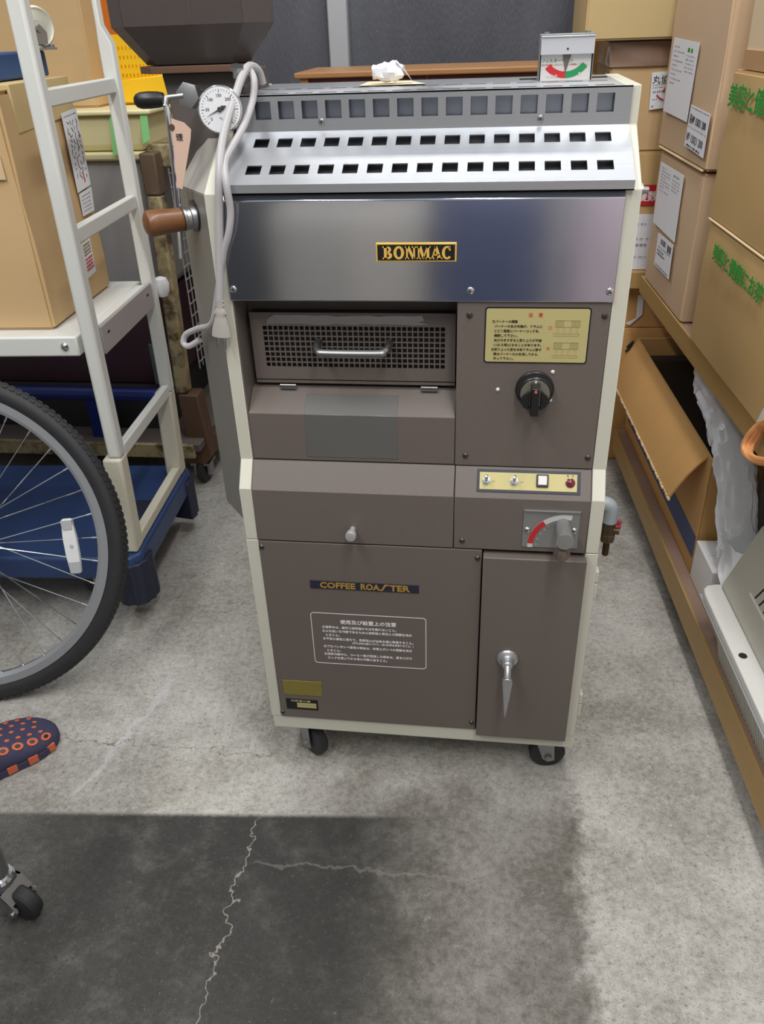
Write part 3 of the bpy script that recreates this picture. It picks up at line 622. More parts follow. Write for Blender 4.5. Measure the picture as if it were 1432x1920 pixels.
for xc in (.0775, .286):
    part('hinge', MB().box(xc-.012, xc+.012, .056, .060, .7452, .7478).cyl((xc-.012, .0585, .7500), (xc+.012, .0585, .7500), .0016, n=10), M_zinc, R)
cvp = [(P1-.001, ZV+.002), (P1-.001, .718), (.0625, .7445), (.078, .7445), (.078, ZV+.002)]
cv = part('cooling_cover', MB().xprism(cvp, .0220, .3250), M_brown, R, .0006)
part('viewing_window', MB().xprism([(P1-.0016, .6490), (P1-.0016, .7183), (.0545, .7392), (.0555, .7380), (P1+.001, .716), (P1+.001, .6490)], .1050, .2420), M_smoke, R, .0006)
# left side housing and trier
hl = [(0, P1+.002), (-.062, .106), (-.062, YB-.01), (0, YB-.01)]
ha = [(p[0], p[1], .517) for p in hl]; hb = [(p[0], p[1], 1.0205) for p in hl]
part('chain_cover', MB().hexa(ha, hb), M_grey, R, .001)
part('chain_cover_top', MB().hexa([(p[0], p[1], 1.0208) for p in hl], [(0, .112, 1.074), (-.034, .16, 1.074), (-.034, YB-.03, 1.074), (0, YB-.03, 1.074)]), mat('cover_paint_lit', (168, 165, 158), .42, var=.04), R, .001)  # cover paint lightened to put the light on the sloping facet into colour
fn = Vector((-.79, -.61, 0)).normalized(); hc = Vector((-.031, .066, .988))
part('trier_port', MB().lathe(hc, fn, [(-.002, .0205), (.0005, .0205), (.0006, .0200)], 28), M_black, R)
th_ = part('trier_collar', MB().lathe(hc+fn*.0005-Vector((0, 0, .002)), fn, [(0, .0170), (.006, .0165), (.007, .0145), (.012, .0140), (.013, .0155), (.016, .0155)], 28), M_zinc, R)
part('trier_grip', MB().lathe(hc+fn*.016-Vector((0, 0, .002)), fn, [(0, .0130), (.003, .0150), (.014, .0152), (.034, .0163), (.044, .0170), (.049, .0155), (.0520, .010), (.0528, .001)], 28), M_grip, R)
# hopper on the left
hx, hy = -.029, .226
HOP = [(-.0792, -.060), (.0785, -.060), (.108, -.030), (.089, .060), (-.089, .060), (-.108, -.030)]
def hexo(kx, ky, z, oy=0): return [(hx+p[0]*kx, .18+p[1]*ky+oy, z) for p in HOP]
part('hopper', MB().rings([hexo(.66, .5, 1.163, -.004), hexo(1, 1, 1.2075), hexo(1, 1, 1.42)]), M_hop, R, .001)
part('hopper_seam', MB().box(hx+.011, hx+.0122, .1193, .1205, 1.209, 1.42), M_brown2, R)
part('hopper_flange', MB().rings([hexo(.74, .62, 1.1535, -.006), hexo(.74, .62, 1.1620, -.006)]), M_rustb, R, .001)
part('chute', MB().hexa([(-.058, .140, 1.035), (.034, .140, 1.035), (.034, .31, 1.035), (-.058, .31, 1.035)], [(-.082, .160, 1.153), (.028, .160, 1.153), (.028, .30, 1.153), (-.082, .30, 1.153)]), M_brown2, R, .002)
# thermometer
gn = Vector((.10, -.96, .22)).normalized(); gc = Vector((.0200, .082, 1.1125))
gu = Vector((0, 0, 1)).cross(gn).normalized(); gu = -gu if gu.x < 0 else gu; gv = gn.cross(gu); gv = -gv if gv.z < 0 else gv
th = part('thermometer', MB().lathe(gc, gn, [(0, .0265), (.008, .0280), (.0095, .0282), (.0105, .0270)], 40).cyl(gc, gc-gn*.045, .006), M_chrome, R)
fc = gc+gn*.0106
part('dial_face', MB().lathe(fc-gn*.0006, gn, [(0, .0262), (.0008, .0261)], 40), mat('dial_white', (206, 208, 212), .5, var=.02), th)
dm = MB(); f2 = fc+gn*.0003
def gp(r, a): return f2+gu*(r*math.cos(a))+gv*(r*math.sin(a))
for k in range(31):
    a = math.radians(225-k*9); big = k % 5 == 0; r0 = .0195 if big else .0215
    a_, b_ = gp(r0, a), gp(.0235, a); t_ = (gp(1, a+math.pi/2)-f2)*(.00035 if big else .0002); dm.prism([a_-t_, b_-t_, b_+t_, a_+t_], gn*.0002)
for k, t in enumerate(('0', '50', '100', '150', '200', '250', '300')):
    a = math.radians(225-k*45); p = gp(.0158, a); dm.text(t, p-gv*.0015, gu, gv, height=.0036, align='C', bold=.01, thick=.0002)
dm.text('℃', f2-gu*.0015-gv*.012, gu, gv, height=.003, thick=.0002)
part('dial_print', dm, M_ink, th)
pa = math.radians(205); nd = MB(); q = (gp(1, pa)-f2); qt = (gp(1, pa+math.pi/2)-f2)
nd.prism([f2+gn*.0008-q*.004+qt*.0010, f2+gn*.0008+q*.0195, f2+gn*.0008-q*.004-qt*.0010], gn*.0006).prism([f2+gn*.0008-q*.003+qt*.0032, f2+gn*.0008-q*.003-qt*.0032, f2+gn*.0008-q*.0095], gn*.0006).lathe(f2+gn*.0005, gn, [(0, .0030), (.002, .0028)], 16)
part('needle', nd, M_ink, th)
# hopper gate lever: hex nut, black grip, long rod
gl = part('gate_shaft', MB().lathe((-.0190, .088, 1.1300), (-.05, -1, .12), [(-.045, .010), (0, .010), (.0002, .0155), (.014, .0155), (.0145, .013)], 6), M_zinc, R)
part('gate_arm', MB().cyl((-.0250, .076, 1.1310), (-.0520, .076, 1.1290), .0035).cyl((-.0480, .074, 1.1290), (-.0500, .070, 1.120), .0045), M_zinc, R)
part('lever_grip', MB().lathe((-.0505, .072, 1.1280), (-1, -.12, -.02), [(0, .0078), (.006, .0092), (.018, .0100), (.029, .0096), (.034, .0080), (.037, .005), (.038, .0005)], 24), M_black, R)
part('lever_rod', MB().tube([(-.0485, .070, 1.122), (-.0465, .066, 1.100), (-.0470, .060, 1.04), (-.0500, .056, .985), (-.0540, .055, .935)], .0033, 10, 4).tube([(-.0455, .070, 1.120), (-.0425, .066, 1.098), (-.0440, .060, 1.04), (-.0480, .058, .985), (-.0530, .058, .935)], .0018, 8, 4), M_chrome, R)
part('pipe_elbow_fitting', MB().tube([(.030, .15, 1.140), (.034, .135, 1.146), (.040, .120, 1.148), (.047, .112, 1.146)], .009, 14, 4).lathe((.037, .110, 1.148), (.2, -.3, 1), [(0, .006), (.008, .006), (.0082, .009), (.014, .009)], 6), M_zinc, R)
part('wing_screw', MB().lathe((W, .10, 1.0085), (1, 0, 0), [(0, .004), (.006, .004), (.0062, .009), (.012, .009), (.0125, .005), (.02, .004)], 12), M_zinc, R)
# gas tap on the right
part('gas_elbow', MB().tube([(W-.001, .05, .572), (.551, .05, .572), (.5595, .05, .567), (.5620, .05, .556), (.5620, .05, .540)], .0112, 18, 5), mat('galvanised_grey', (168, 178, 186), .5, .3, var=.08, scale=60, bump=.15, bscale=150), R)
gvl = part('gas_valve', MB().lathe((.5620, .05, .541), (0, 0, -1), [(0, .0092), (.003, .0100), (.022, .0100), (.024, .0112), (.025, .0112), (.035, .0112), (.036, .0075), (.039, .0052)], 8).cyl((.562, .05, .526), (.578, .046, .526), .0062), mat('bronze_metal', (98, 86, 66), .42, .8, var=.2, scale=60), R)
part('hose_barb', MB().lathe((.5620, .05, .5025), (0, 0, -1), [(0, .006)]+[(k*.004+j, .0052 if j < .003 else .0042) for k in range(6) for j in (.0002, .0028, .0038)]+[(.0245, .004)], 14), mat('dark_brass', (86, 72, 52), .45, .8, var=.2, scale=60), gvl)
part('tap_handle', MB().box(.5700, .5790, .042, .050, .532, .537).cyl((.575, .046, .534), (.577, .046, .545), .003), mat('dull_red', (150, 52, 60), .5), gvl, .001)
# castors
def castor(cx, cy, ang, r=.033):
    M = Matrix.Translation((cx, cy, 0)) @ Matrix.Rotation(ang, 4, 'Z')
    f = MB(M); f.box(-.028, .028, -.022, .022, .0915, .0964).lathe((0, 0, .0914), (0, 0, -1), [(0, .018), (.006, .018), (.008, .015)], 20)
    for sy in (-1, 1):
        f.prism([(-.016, sy*.0165, .084), (.020, sy*.0165, .084), (.012+.012, sy*.0165, r-.008), (.012, sy*.0165, r-.012), (.002, sy*.0165, r-.004)], (0, sy*.002, 0))
    f.box(-.016, .020, -.0185, .0185, .0825, .086)
    f.cyl((.012, -.024, r), (.012, .024, r), .004).lathe((.012, -.0185, r), (0, -1, 0), [(0, .008), (.004, .007)], 6)
    c = part('castor', f, M_zinc, R)
    part('castor_wheel', MB(M).lathe((.012, -.0125, r), (0, 1, 0), [(0, r*.45), (.001, r*.78), (.002, r*.93), (.005, r), (.020, r), (.023, r*.93), (.024, r*.78), (.025, r*.45)], 36), M_rubber, c)
castor(.0560, .0480, math.radians(-42), .033)
castor(.4930, .0500, math.radians(6), .033)
castor(.07, .30, math.radians(20)); castor(.49, .30, math.radians(-30))
# filter indicator standing in the hood
fg = part('filter_gauge', MB().box(.4225, .4235, .248, .290, Z6-.02, 1.180).box(.4935, .4945, .248, .290, Z6-.02, 1.180).box(.4225, .4945, .289, .290, Z6-.02, 1.180).box(.4225, .4945, .248, .290, 1.1795, 1.1815), M_grey_alu, R, .0004)
part('top_visor', MB().box(.4235, .4942, .2420, .2480, 1.1575, 1.1780).box(.4235, .4942, .2400, .25, 1.1780, 1.1795), M_frame, fg, .0006)
part('rivet', MB().lathe((.4590, .2420, 1.1640), (0, -1, 0), [(0, .0014), (.0006, .0012)], 10), M_dark, fg)
part('catch', MB().box(.428, .434, .255, .275, 1.1815, 1.1840), M_zinc, fg); part('catch', MB().box(.483, .489, .255, .275, 1.1815, 1.1840), M_zinc, fg)
fp = part('indicator_card', MB().box(.4250, .4920, .2500, .2512, Z6-.004, 1.1640), mat('indicator_grey', (206, 204, 202), .5), fg)
yy = .2498
def farc(a0, a1, m, nm):
    mb = MB()
    for k in range(10):
        t0 = math.radians(a0+(a1-a0)*k/10); t1 = math.radians(a0+(a1-a0)*(k+1)/10)
        mb.prism([(.4585+r*math.cos(t)*1.05, yy, 1.1640+r*math.sin(t)) for r, t in ((.0270, t0), (.0350, t0), (.0350, t1), (.0270, t1))], (0, -.0003, 0))
    return part(nm, mb, m, fg)
farc(222, 270, M_red, 'red_sector'); farc(270, 322, M_green, 'green_sector')
part('pointer', MB().prism([(.4535, yy, 1.1575), (.4650, yy, 1.1575), (.4582, yy, 1.1345)], (0, -.0008, 0)), mat('grey_pointer', (110, 106, 96), .5, .4), fg)
part('lettering', MB().text('フィルターサイン', (.4262, yy, 1.1480), X, Zv, width=.0420, height=.0042, bold=.01, thick=.0002), mat('green_letters', (60, 130, 90), .5), fg)
part('red_lettering', MB().text('針が赤を指したらフィルターを掃除して下さい。', (.4262, yy, 1.1440), X, Zv, width=.0620, height=.0024, thick=.0002), M_redink, fg)
part('sector_lettering', MB().text('つまり', (.4330, yy-.0003, 1.1300), X, Vector((0, 0, 1)), width=.0150, height=.0034, bold=.02, thick=.0002), M_white, fg)
part('sector_lettering', MB().text('良', (.4760, yy-.0003, 1.1322), X, Zv, height=.0036, bold=.02, thick=.0002), M_white, fg)
part('slot_frame', MB().box(.398, .422, .285, .300, Z6, Z6+.0006).box(.496, .520, .285, .300, Z6, Z6+.0006), M_dark, fg)
# power cord, looped twice over the shoulder of the machine
yc = .014
strA = [at(492, 156, y=.16), at(484, 132, y=.15), at(468, 124, y=.13), at(455, 140, y=.105), at(441, 180, y=.085), at(425, 228, y=.06), at(415, 275, y=.035), at(411, 330, y=yc), at(411, 400, y=yc), at(412, 480, y=yc), at(412, 562, y=yc)]
strB = [at(466, 128, y=.13), at(476, 150, y=.115), at(473, 190, y=.105), at(456, 238, y=.075), at(432, 280, y=.045), at(421, 305, y=.026), at(424, 345, y=yc-.004), at(432, 395, y=yc-.002), at(429, 435, y=yc-.002), at(420, 470, y=yc), at(415, 500, y=yc+.002), at(409, 545, y=yc+.010), at(398, 605, y=.035), at(372, 616, y=.07), at(350, 626, y=.085), at(344, 642, y=.085), at(354, 649, y=.08), at(375, 637, y=.075)]
pc = part('power_cord', MB().tube(strA, .0052, 10, 6), M_cord, R)
part('power_cord', MB().tube(strB, .0046, 10, 6), M_cord, R)
pa_, pb_ = at(412, 560, y=yc), at(416, 631, y=yc)
pd = (pb_-pa_).normalized(); pr = X-pd*X.dot(pd); pr.normalize(); pn = pd.cross(pr)
def sec(t, a, b_): c = pa_+pd*t; return [c+pr*(a*math.cos(2*math.pi*k/16))+pn*(b_*math.sin(2*math.pi*k/16)) for k in range(16)]
L_ = (pb_-pa_).length
pl_ = part('plug', MB().rings([sec(0, .0048, .0045), sec(.003, .0062, .005), sec(.006, .005, .0045), sec(.009, .0066, .005), sec(.012, .0054, .0046), sec(.015, .0070, .0055), sec(.020, .0092, .0062), sec(.023, .0070, .006), sec(.027, .0085, .0065), sec(L_*.78, .0128, .0075), sec(L_-.001, .0142, .008), sec(L_, .0135, .0075)]), M_plug, R)
for dx in (-.0062, .0062): part('prong', MB().hexa([pb_+pr*(dx+a)+pn*b_ for a, b_ in ((-.0007, -.003), (.0007, -.003), (.0007, .003), (-.0007, .003))], [pb_+pd*.017+pr*(dx+a)+pn*b_ for a, b_ in ((-.0007, -.0028), (.0007, -.0028), (.0007, .0028), (-.0007, .0028))]), M_chrome, pl_)

# paper tag tied to the lever
tg = [at(321, 222, y=.052), at(345, 230, y=.050), at(358, 243, y=.050), at(357, 262, y=.050), at(342, 355, y=.044), at(332, 351, y=.046), at(327, 300, y=.05), at(321, 240, y=.052)]
tm = MB(); tm.prism(tg, (0, .0006, 0)); to = thing('paper_tag', 'pinkish paper tag hanging from the lever rod under the gauge', 'tag', tm.base())
part('tag_sheet', tm, M_tag, to)
p0 = at(321, 247, y=.0515); part('tag_print', MB().text('理', at(331, 264, y=.0494), X, Zv, height=.0080, bold=.006).tube([at(323, 274, y=.0510), at(352, 286, y=.0485)], .0004, 6), M_ink, to)
part('eyelet', MB().lathe(at(322, 239, y=.0512), (0, -1, 0), [(0, .0042), (.0008, .0040)], 16), mat('brown_eyelet', (92, 66, 50), .5), to)
# scraps on top of the hood
sh = MB(); sh.hexa([at(672, 161, z=Z6+.0002), at(798, 157, z=Z6+.0002), at(770, 151, z=Z6+.0002), at(690, 153, z=Z6+.0002)], [at(672, 161, z=Z6+.0008), at(798, 157, z=Z6+.0012), at(770, 151, z=Z6+.0012), at(690, 153, z=Z6+.0008)])
single('paper_scrap', sh, mat('cream_paper', (228, 214, 180), .7), 'flat cream paper scrap under the plastic bag on the hood', 'paper')
rnd = random.Random(5); c0 = at(727, 156, z=Z6+.002); rg = []
for i in range(9):
    t = i/8; ring = []
    for k in range(14):
        a = 2*math.pi*k/14; rr = .015*(.55+.45*math.sin(math.pi*min(.98, max(.05, t))))*(1+rnd.uniform(-.22, .22))
        ring.append(c0+Vector((-.020+.042*t+rnd.uniform(-.002, .002), rr*math.cos(a), .014+max(-.0135, rr*math.sin(a)*.9))))
    rg.append(ring)
pbag = MB().rings(rg)
rg2 = MB(); q0 = c0+Vector((.012, 0, 0))
rg2.add([q0+Vector((.0, -.008, .027)), q0+Vector((.012, -.010, .016)), q0+Vector((.024, -.004, .001)), q0+Vector((.022, .012, .001)), q0+Vector((.010, .010, .018)), q0+Vector((0, .008, .028))], [(0, 1, 4, 5), (1, 2, 3, 4)])
pb_o = thing('plastic_bag', 'small crumpled clear plastic bag lying on top of the steel hood', 'plastic bag', c0)
part('bag_body', pbag, M_bagw, pb_o); part('bag_flap', rg2, M_bagw, pb_o)

# ------------------------------------------------------------------ unseen objects added behind the viewpoint for the polished front to mirror
lk = thing('added_locker', 'low grey locker shape added to be mirrored in the polished roaster front', 'locker', (-.16, -2.1, 0))
part('locker_body', MB().box(-.46, .13, -2.35, -1.95, 0, .62), mat('locker_grey', (226, 220, 208), .5, var=.05), lk, .006); part('locker_door', MB().box(-.45, -.17, -1.949, -1.935, .03, .60), mat('locker_door_grey', (206, 202, 194), .45, var=.06), lk, .003); part('locker_door', MB().box(-.16, .12, -1.949, -1.935, .03, .60), MATS['locker_grey'], lk, .003)
single('added_tub', rough_box(Matrix.Identity(4),   .17, .56, -2.3, -1.9, 0, .66, amp=.004, seed=101, bulge=.015), mat('mottled_navy_plastic', (96, 106, 140), .5, var=.45, scale=30), 'dark blue tub shape added to be mirrored right of the brand plate', 'tub')
single('added_sack', rough_box(Matrix.Identity(4),   .68, 1.10, -2.2, -1.85, 0, .70, amp=.014, seed=103, bulge=.04), mat('pale_pink_cloth', (240, 218, 226), .8, var=.2, scale=6), 'pale pink sack shape added to be mirrored at the right end of the polished front', 'sack')
single('added_cabinet', rough_box(Matrix.Identity(4), -.86, -.50, -2.2, -1.8, 0, .75, amp=.001, seed=105), mat('charcoal_cabinet', (84, 88, 94), .5), 'charcoal cabinet shape added to be mirrored at the left end of the polished front', 'cabinet')

# ------------------------------------------------------------------ cabinet behind the roaster
cz = at(780, 129, y=1.15).z
cb = thing('wooden_cabinet', 'low varnished wooden cabinet behind the roaster, below the window', 'cabinet', (.17, 1.32, 0))
cx0, cx1 = at(550, 133, y=1.12).x, .53
part('cabinet_top', MB().box(cx0, cx1, 1.12, 1.40, cz-.013, cz), M_wood, cb, .003)
part('side_panel', MB().box(cx0+.012, cx0+.032, 1.13, 1.39, 0, cz-.0135), M_wood, cb); part('side_panel', MB().box(cx1-.032, cx1-.012, 1.13, 1.39, 0, cz-.0135), M_wood, cb)
part('door_panel', MB().box(cx0+.033, .199, 1.135, 1.15, .05, cz-.0135), mat('red_brown_wood', (92, 44, 34), .45, var=.2, scale=10, stretch=(8, 1, 1)), cb)
part('door_panel', MB().box(.201, cx1-.033, 1.135, 1.15, .05, cz-.0135), MATS['red_brown_wood'], cb)

# ------------------------------------------------------------------ right-hand shelves
SA = math.radians(3.40884)
S = Matrix.Translation((.84118, -.0992, 0)) @ Matrix.Rotation(SA, 4, 'Z')     # local x = into the shelf, local y = along the aisle, away from the viewer
def SP(t, s, z): return S @ Vector((t, s, z))
su, sv_ = -(S.to_3x3() @ Yv), Zv          # text on the aisle face reads towards the viewer
sh = thing('storage_rack', 'long low storage rack with two ochre boards along the right wall', 'shelf', SP(.3, .5, 0))
def board(z0, z1, y0, y1, nm):
    b = part(nm, MB(S).box(.004, .60, y0, y1, z0, z1-.0008), M_shelf_top, sh)
    part('edge_band', MB(S).box(-.001, .004, y0, y1, z0, z1), M_shelf, b, .001)
board(.062, .128, -1.1, 1.355, 'lower_board'); board(.566, .610, -1.1, 1.285, 'upper_board')
for yy_ in (-1.05, .30, 1.31):
    part('foot_beam', MB(S).box(.05, .58, yy_-.04, yy_+.04, 0, .0615), M_shelf_top, sh)
for yy_ in (-1.06, 1.26):
    part('post', MB(S).box(.55, .59, yy_-.02, yy_+.02, .1285, .5655), M_shelf_top, sh)
    part('post', MB(S).box(.30, .34, yy_-.02+ (0.02 if yy_ > 0 else 0), yy_+.02, .1285, .5655), M_shelf_top, sh)

def carton(label, M, x0, x1, y0, y1, z0, z1, m, seed=0, amp=.0015, bulge=.004, tape=None, group=None, name='cardboard_box'):
    mb = rough_box(M, x0, x1, y0, y1, z0, z1, seed=seed, amp=amp, bulge=bulge); o = thing(name, label, 'box', M @ Vector(((x0+x1)/2, (y0+y1)/2, z0)), group)
    part('carton', mb, m, o)
    # closed top flaps meeting in the middle, slit with torn pale edge
    yc_ = (y0+y1)/2
    part('top_flap', MB(M).box(x0+.006, x1-.006, y0+.006, yc_-.0015, z1-.0004, z1+.0024), m, o, .001); part('top_flap', MB(M).box(x0+.006, x1-.006, yc_+.0015, y1-.006, z1-.0004, z1+.0024), m, o, .001)
    if tape: part('packing_tape', MB(M).box(x0+.01, x1-.01, yc_-.025, yc_+.025, z1+.0024, z1+.0032), tape, o)
    return o
def sheet(o, name, pts, n, m, th=.0006):
    n = Vector(n).normalized(); mb = MB(); mb.prism([Vector(p)+n*.0022 for p in pts], n*th); return part(name, mb, m, o)
def greek(o, pts4, n, rows, m, name='fine_print', seed=1):
    """rows of small dashes: print too small to read; pts4 = tl,tr,br,bl"""
    tl, tr, br, bl = [Vector(p) for p in pts4]; n = Vector(n).normalized()*.0030; rnd = random.Random(seed); mb = MB()
    def pt(a, b_): return tl.lerp(tr, a).lerp(bl.lerp(br, a), b_)+n
    for v, h, a0, a1 in rows:
        a = a0
        while a < a1:
            w_ = rnd.uniform(.03, .1); e = min(a1, a+w_)
            mb.prism([pt(a, v), pt(e, v), pt(e, v+h), pt(a, v+h)], n*.05); a = e+rnd.uniform(.015, .05)
    g_ = part(name, mb, m, o); g_['kind'] = 'stuff'; return g_
def onface(px, py, t):           # aisle-side face of the rack goods at depth t
    d = ray(px, py); nrm = S.to_3x3() @ X; k = (SP(t, 0, 0)-CAM).dot(nrm)/d.dot(nrm); return CAM+d*k
nS = -(S.to_3x3() @ X)
b4 = carton('pinkish carton with two white labels standing on the upper board, below another', S, .002, .36, .888, 1.262, .6105, .916, M_card_p, 4, .0016, .003)
l = [onface(*p, -.0045) for p in ((1241, 303), (1284, 329), (1266, 455), (1226, 416))]; so = sheet(b4, 'delivery_sheet', l, nS, M_paper)
greek(so, l, nS, [(.06+.05*k, .012, .1, .5 if k % 3 else .3) for k in range(8)]+[(.07, .03, .62, .85)]+[(.15+.05*k, .012, .6, .9) for k in range(4)], M_greyink, seed=2)
l = [onface(*p, -.0045) for p in ((1236, 436), (1264, 459), (1255, 524), (1228, 495))]; so = sheet(b4, 'address_label', l, nS, M_paper)
greek(so, l, nS, [(.10, .16, .25, .6), (.12, .2, .7, .92), (.36, .02, .1, .95), (.46, .05, .1, .5), (.56, .05, .1, .6), (.92, .03, .1, .9)], M_darkink, seed=3)
b3 = carton('pinkish carton with two white labels stacked on top of another beside the hood', S, .0, .36, .878, 1.300, .9255, 1.31, M_card_p, 9, .0016, .003, M_tape_tan)
l = [onface(*p, -.0055) for p in ((1267, 70), (1314, 80), (1289, 229), (1245, 207))]; so = sheet(b3, 'delivery_sheet', l, nS, M_paper)
greek(so, l, nS, [(.10+.06*k, .012, .08, .5 if k % 2 else .3) for k in range(9)]+[(.18+.05*k, .012, .6, .92) for k in range(5)], M_greyink, seed=5)
greek(so, l, nS, [(.09, .05, .62, .82)], M_greenink, 'green_mark', seed=6)
l = [onface(*p, -.0055) for p in ((1298, 196), (1334, 214), (1320, 297), (1285, 272))]; so = sheet(b3, 'address_label', l, nS, M_paper)
u_ = (Vector(l[1])-Vector(l[0])); mb = MB(); nn = nS.normalized()*.0032
mb.text('長№ 15021 200', Vector(l[0]).lerp(Vector(l[3]), .42)+nn+u_*.06, u_, Vector(l[0])-Vector(l[3]), width=u_.length*.85, height=(Vector(l[0])-Vector(l[3])).length*.22, bold=.004)
mb.text('№ 15021 200', Vector(l[0]).lerp(Vector(l[3]), .84)+nn+u_*.06, u_, Vector(l[0])-Vector(l[3]), width=u_.length*.85, height=(Vector(l[0])-Vector(l[3])).length*.2)
part('lettering', mb, M_darkink, so)
greek(so, l, nS, [(.04, .015, .04, .96), (.50, .012, .04, .96), (.92, .05, .1, .8)], M_darkink, seed=8)
part('torn_edge', MB(S).box(-.003, .004, .90, 1.28, .9225, .9262), M_card_edge, b3, .001)
b8 = carton('ochre carton with green lettering standing on the upper board near the camera', S, -.004, .40, .30, .785, .6105, .852, M_card_y, 12, .002, .004)
b7 = carton('ochre carton with green lettering on top of a matching carton, under a pale one', S, -.004, .40, .27, .800, .8555, 1.108, M_card_y, 15, .0025, .005)
def tea(o, p0, p1, h):            # text starts at p0, ends at p1 (world), letter height h
    u = p1-p0; ul = u.length; u.normalize(); v = Zv-u*u.z; v.normalize()
    mb = MB().text('美容と健康にお茶', p0+nS.normalized()*.003, u, v, width=ul, height=h, bold=.035); return part('printed_lettering', mb, M_greenink, o)
tea(b8, onface(1337, 486, -.010), onface(1428, 575, -.010), .034)
tea(b7, onface(1366, 200, -.010), onface(1366, 200, -.010)+su*.375, .040)
part('torn_edge', MB(S).box(-.007, .002, .30, .79, .8525, .8560), M_card_edge, b7, .001)
b6 = carton('pale carton on top of the ochre cartons at the right edge', S, .004, .38, .27, .775, 1.1115, 1.40, M_card_pale, 21, .001, .003)
part('paper_tape', MB(S).box(.0015, .006, .275, .773, 1.1120, 1.1420), M_tape_tan, b6)
# things behind the roaster, on a cross table
tb = thing('back_table', 'ochre board table at the far end of the rack', 'table', (.75, 1.5, 0))
part('table_board', MB().box(.56, 1.35, 1.262, 1.72, .552, .598), M_shelf, tb, .002)
for a, b_ in ((.58, 1.345), (1.30, 1.40), (.58, 1.69), (1.30, 1.69)): part('leg', MB().box(a-.02, a+.02, b_-.02, b_+.02, 0, .5515), M_shelf_top, tb)
b5 = carton('tan carton with red printed band on the back table', Matrix.Identity(4), .60, .98, 1.29, 1.60, .5985, .895, M_card_y, 31, .001, .002)
z0 = at(1215, 385, y=1.284).z; z1 = at(1215, 347, y=1.284).z
rb = part('red_band', MB().box(.62, .93, 1.2835, 1.2865, z0, z1), M_red, b5)
part('lettering', MB().text('複数商品', (at(1201, 380, y=1.283).x-.012, 1.2834, z0+.010), X, Zv, height=.026, bold=.03), M_white, rb)
z0 = at(1200, 505, y=1.284).z; z1 = at(1200, 402, y=1.284).z
so = part('paper_slip', MB().box(.62, .80, 1.2835, 1.2865, z0, z1), M_paper, b5)
greek(so, [(.64, 1.283, z1), (.79, 1.283, z1), (.79, 1.283, z0), (.64, 1.283, z0)], (0, -1, 0), [(.15, .02, .3, .9), (.42, .012, .2, .98), (.52, .03, .3, .95), (.75, .012, .2, .98)], M_greyink, seed=11)
b2 = carton('tan carton with shiny brown tape around its top and a white slip', Matrix.Identity(4), .645, .98, 1.30, 1.60, .8985, 1.140, M_card_l, 33, .002, .003)
zt = at(1200, 125, y=1.29).z
part('packing_tape', rough_box(Matrix.Identity(4), .640, .985, 1.292, 1.605, zt, 1.1445, n=10, amp=.004, seed=8), M_tape, b2)
l = [at(*p, y=1.292) for p in ((1222, 136), (1262, 132), (1262, 200), (1216, 206))]; so = sheet(b2, 'address_slip', l, (0, -1, 0), M_paper)
part('lettering', MB().text('丸協-1', Vector(l[0])+Vector((.004, -.004, -.024)), X, Zv, height=.018, bold=.004), M_darkink, so)
greek(so, l, (0, -1, 0), [(.33, .03, .08, .9), (.40, .03, .08, .8), (.5, .06, .1, .6), (.72, .03, .1, .3), (.88, .07, .08, .2)], M_greyink, seed=12)
part('red_stroke', MB().tube([at(1231, 178, y=1.286), at(1236, 184, y=1.286), at(1243, 187, y=1.286)], .0016, 6).tube([at(1243, 172, y=1.286), at(1247, 165, y=1.286)], .0022, 6), M_red, so)
b1 = carton('large yellowish carton on the taped carton beside the window', Matrix.Identity(4), at(1098, 60, y=1.24).x, .93, 1.25, 1.66, 1.1495, 1.50, M_card_top, 35, .001, .003)
cw = thing('leaning_boards', 'brown and white narrow boards leaning by the window below the large carton', 'boards', (.60, 1.70, 0))
part('white_board', MB().box(.560, .605, 1.735, 1.75, 0, 1.14), M_wall, cw); part('brown_board', MB().box(.608, .66, 1.735, 1.755, 0, 1.145), M_card_o, cw); part('white_board', MB().box(.663, .70, 1.735, 1.75, 0, 1.13), M_paper, cw)
# under the table: brown paper sack carton with black print
ub = carton('brown carton with black brush print under the back table', Matrix.Identity(4), .66, 1.0, 1.30, 1.62, .0, .42, M_card_o, 41, .001, .002)
ul_ = carton('brown carton with a loose white wrapper stacked under the back table', Matrix.Identity(4), .68, 1.0, 1.32, 1.62, .4235, .545, M_card_o, 43, .001, .002)
rnd = random.Random(4); mb = MB()
for k in range(9):
    p = at(1192+rnd.uniform(-10, 12), 640+k*8, y=1.296); mb.tube([p, p+Vector((rnd.uniform(-.02, .02), 0, -rnd.uniform(.01, .03)))], .003, 6)
part('brush_print', mb, M_ink, ub)
mb = MB(); mb.add([at(*p, y=1.313) for p in ((1196, 553), (1207, 552), (1204, 590), (1180, 610), (1172, 606), (1192, 596))], [(0, 1, 2, 5), (5, 2, 3, 4)]); part('wrapper', mb, M_bagw, ul_)
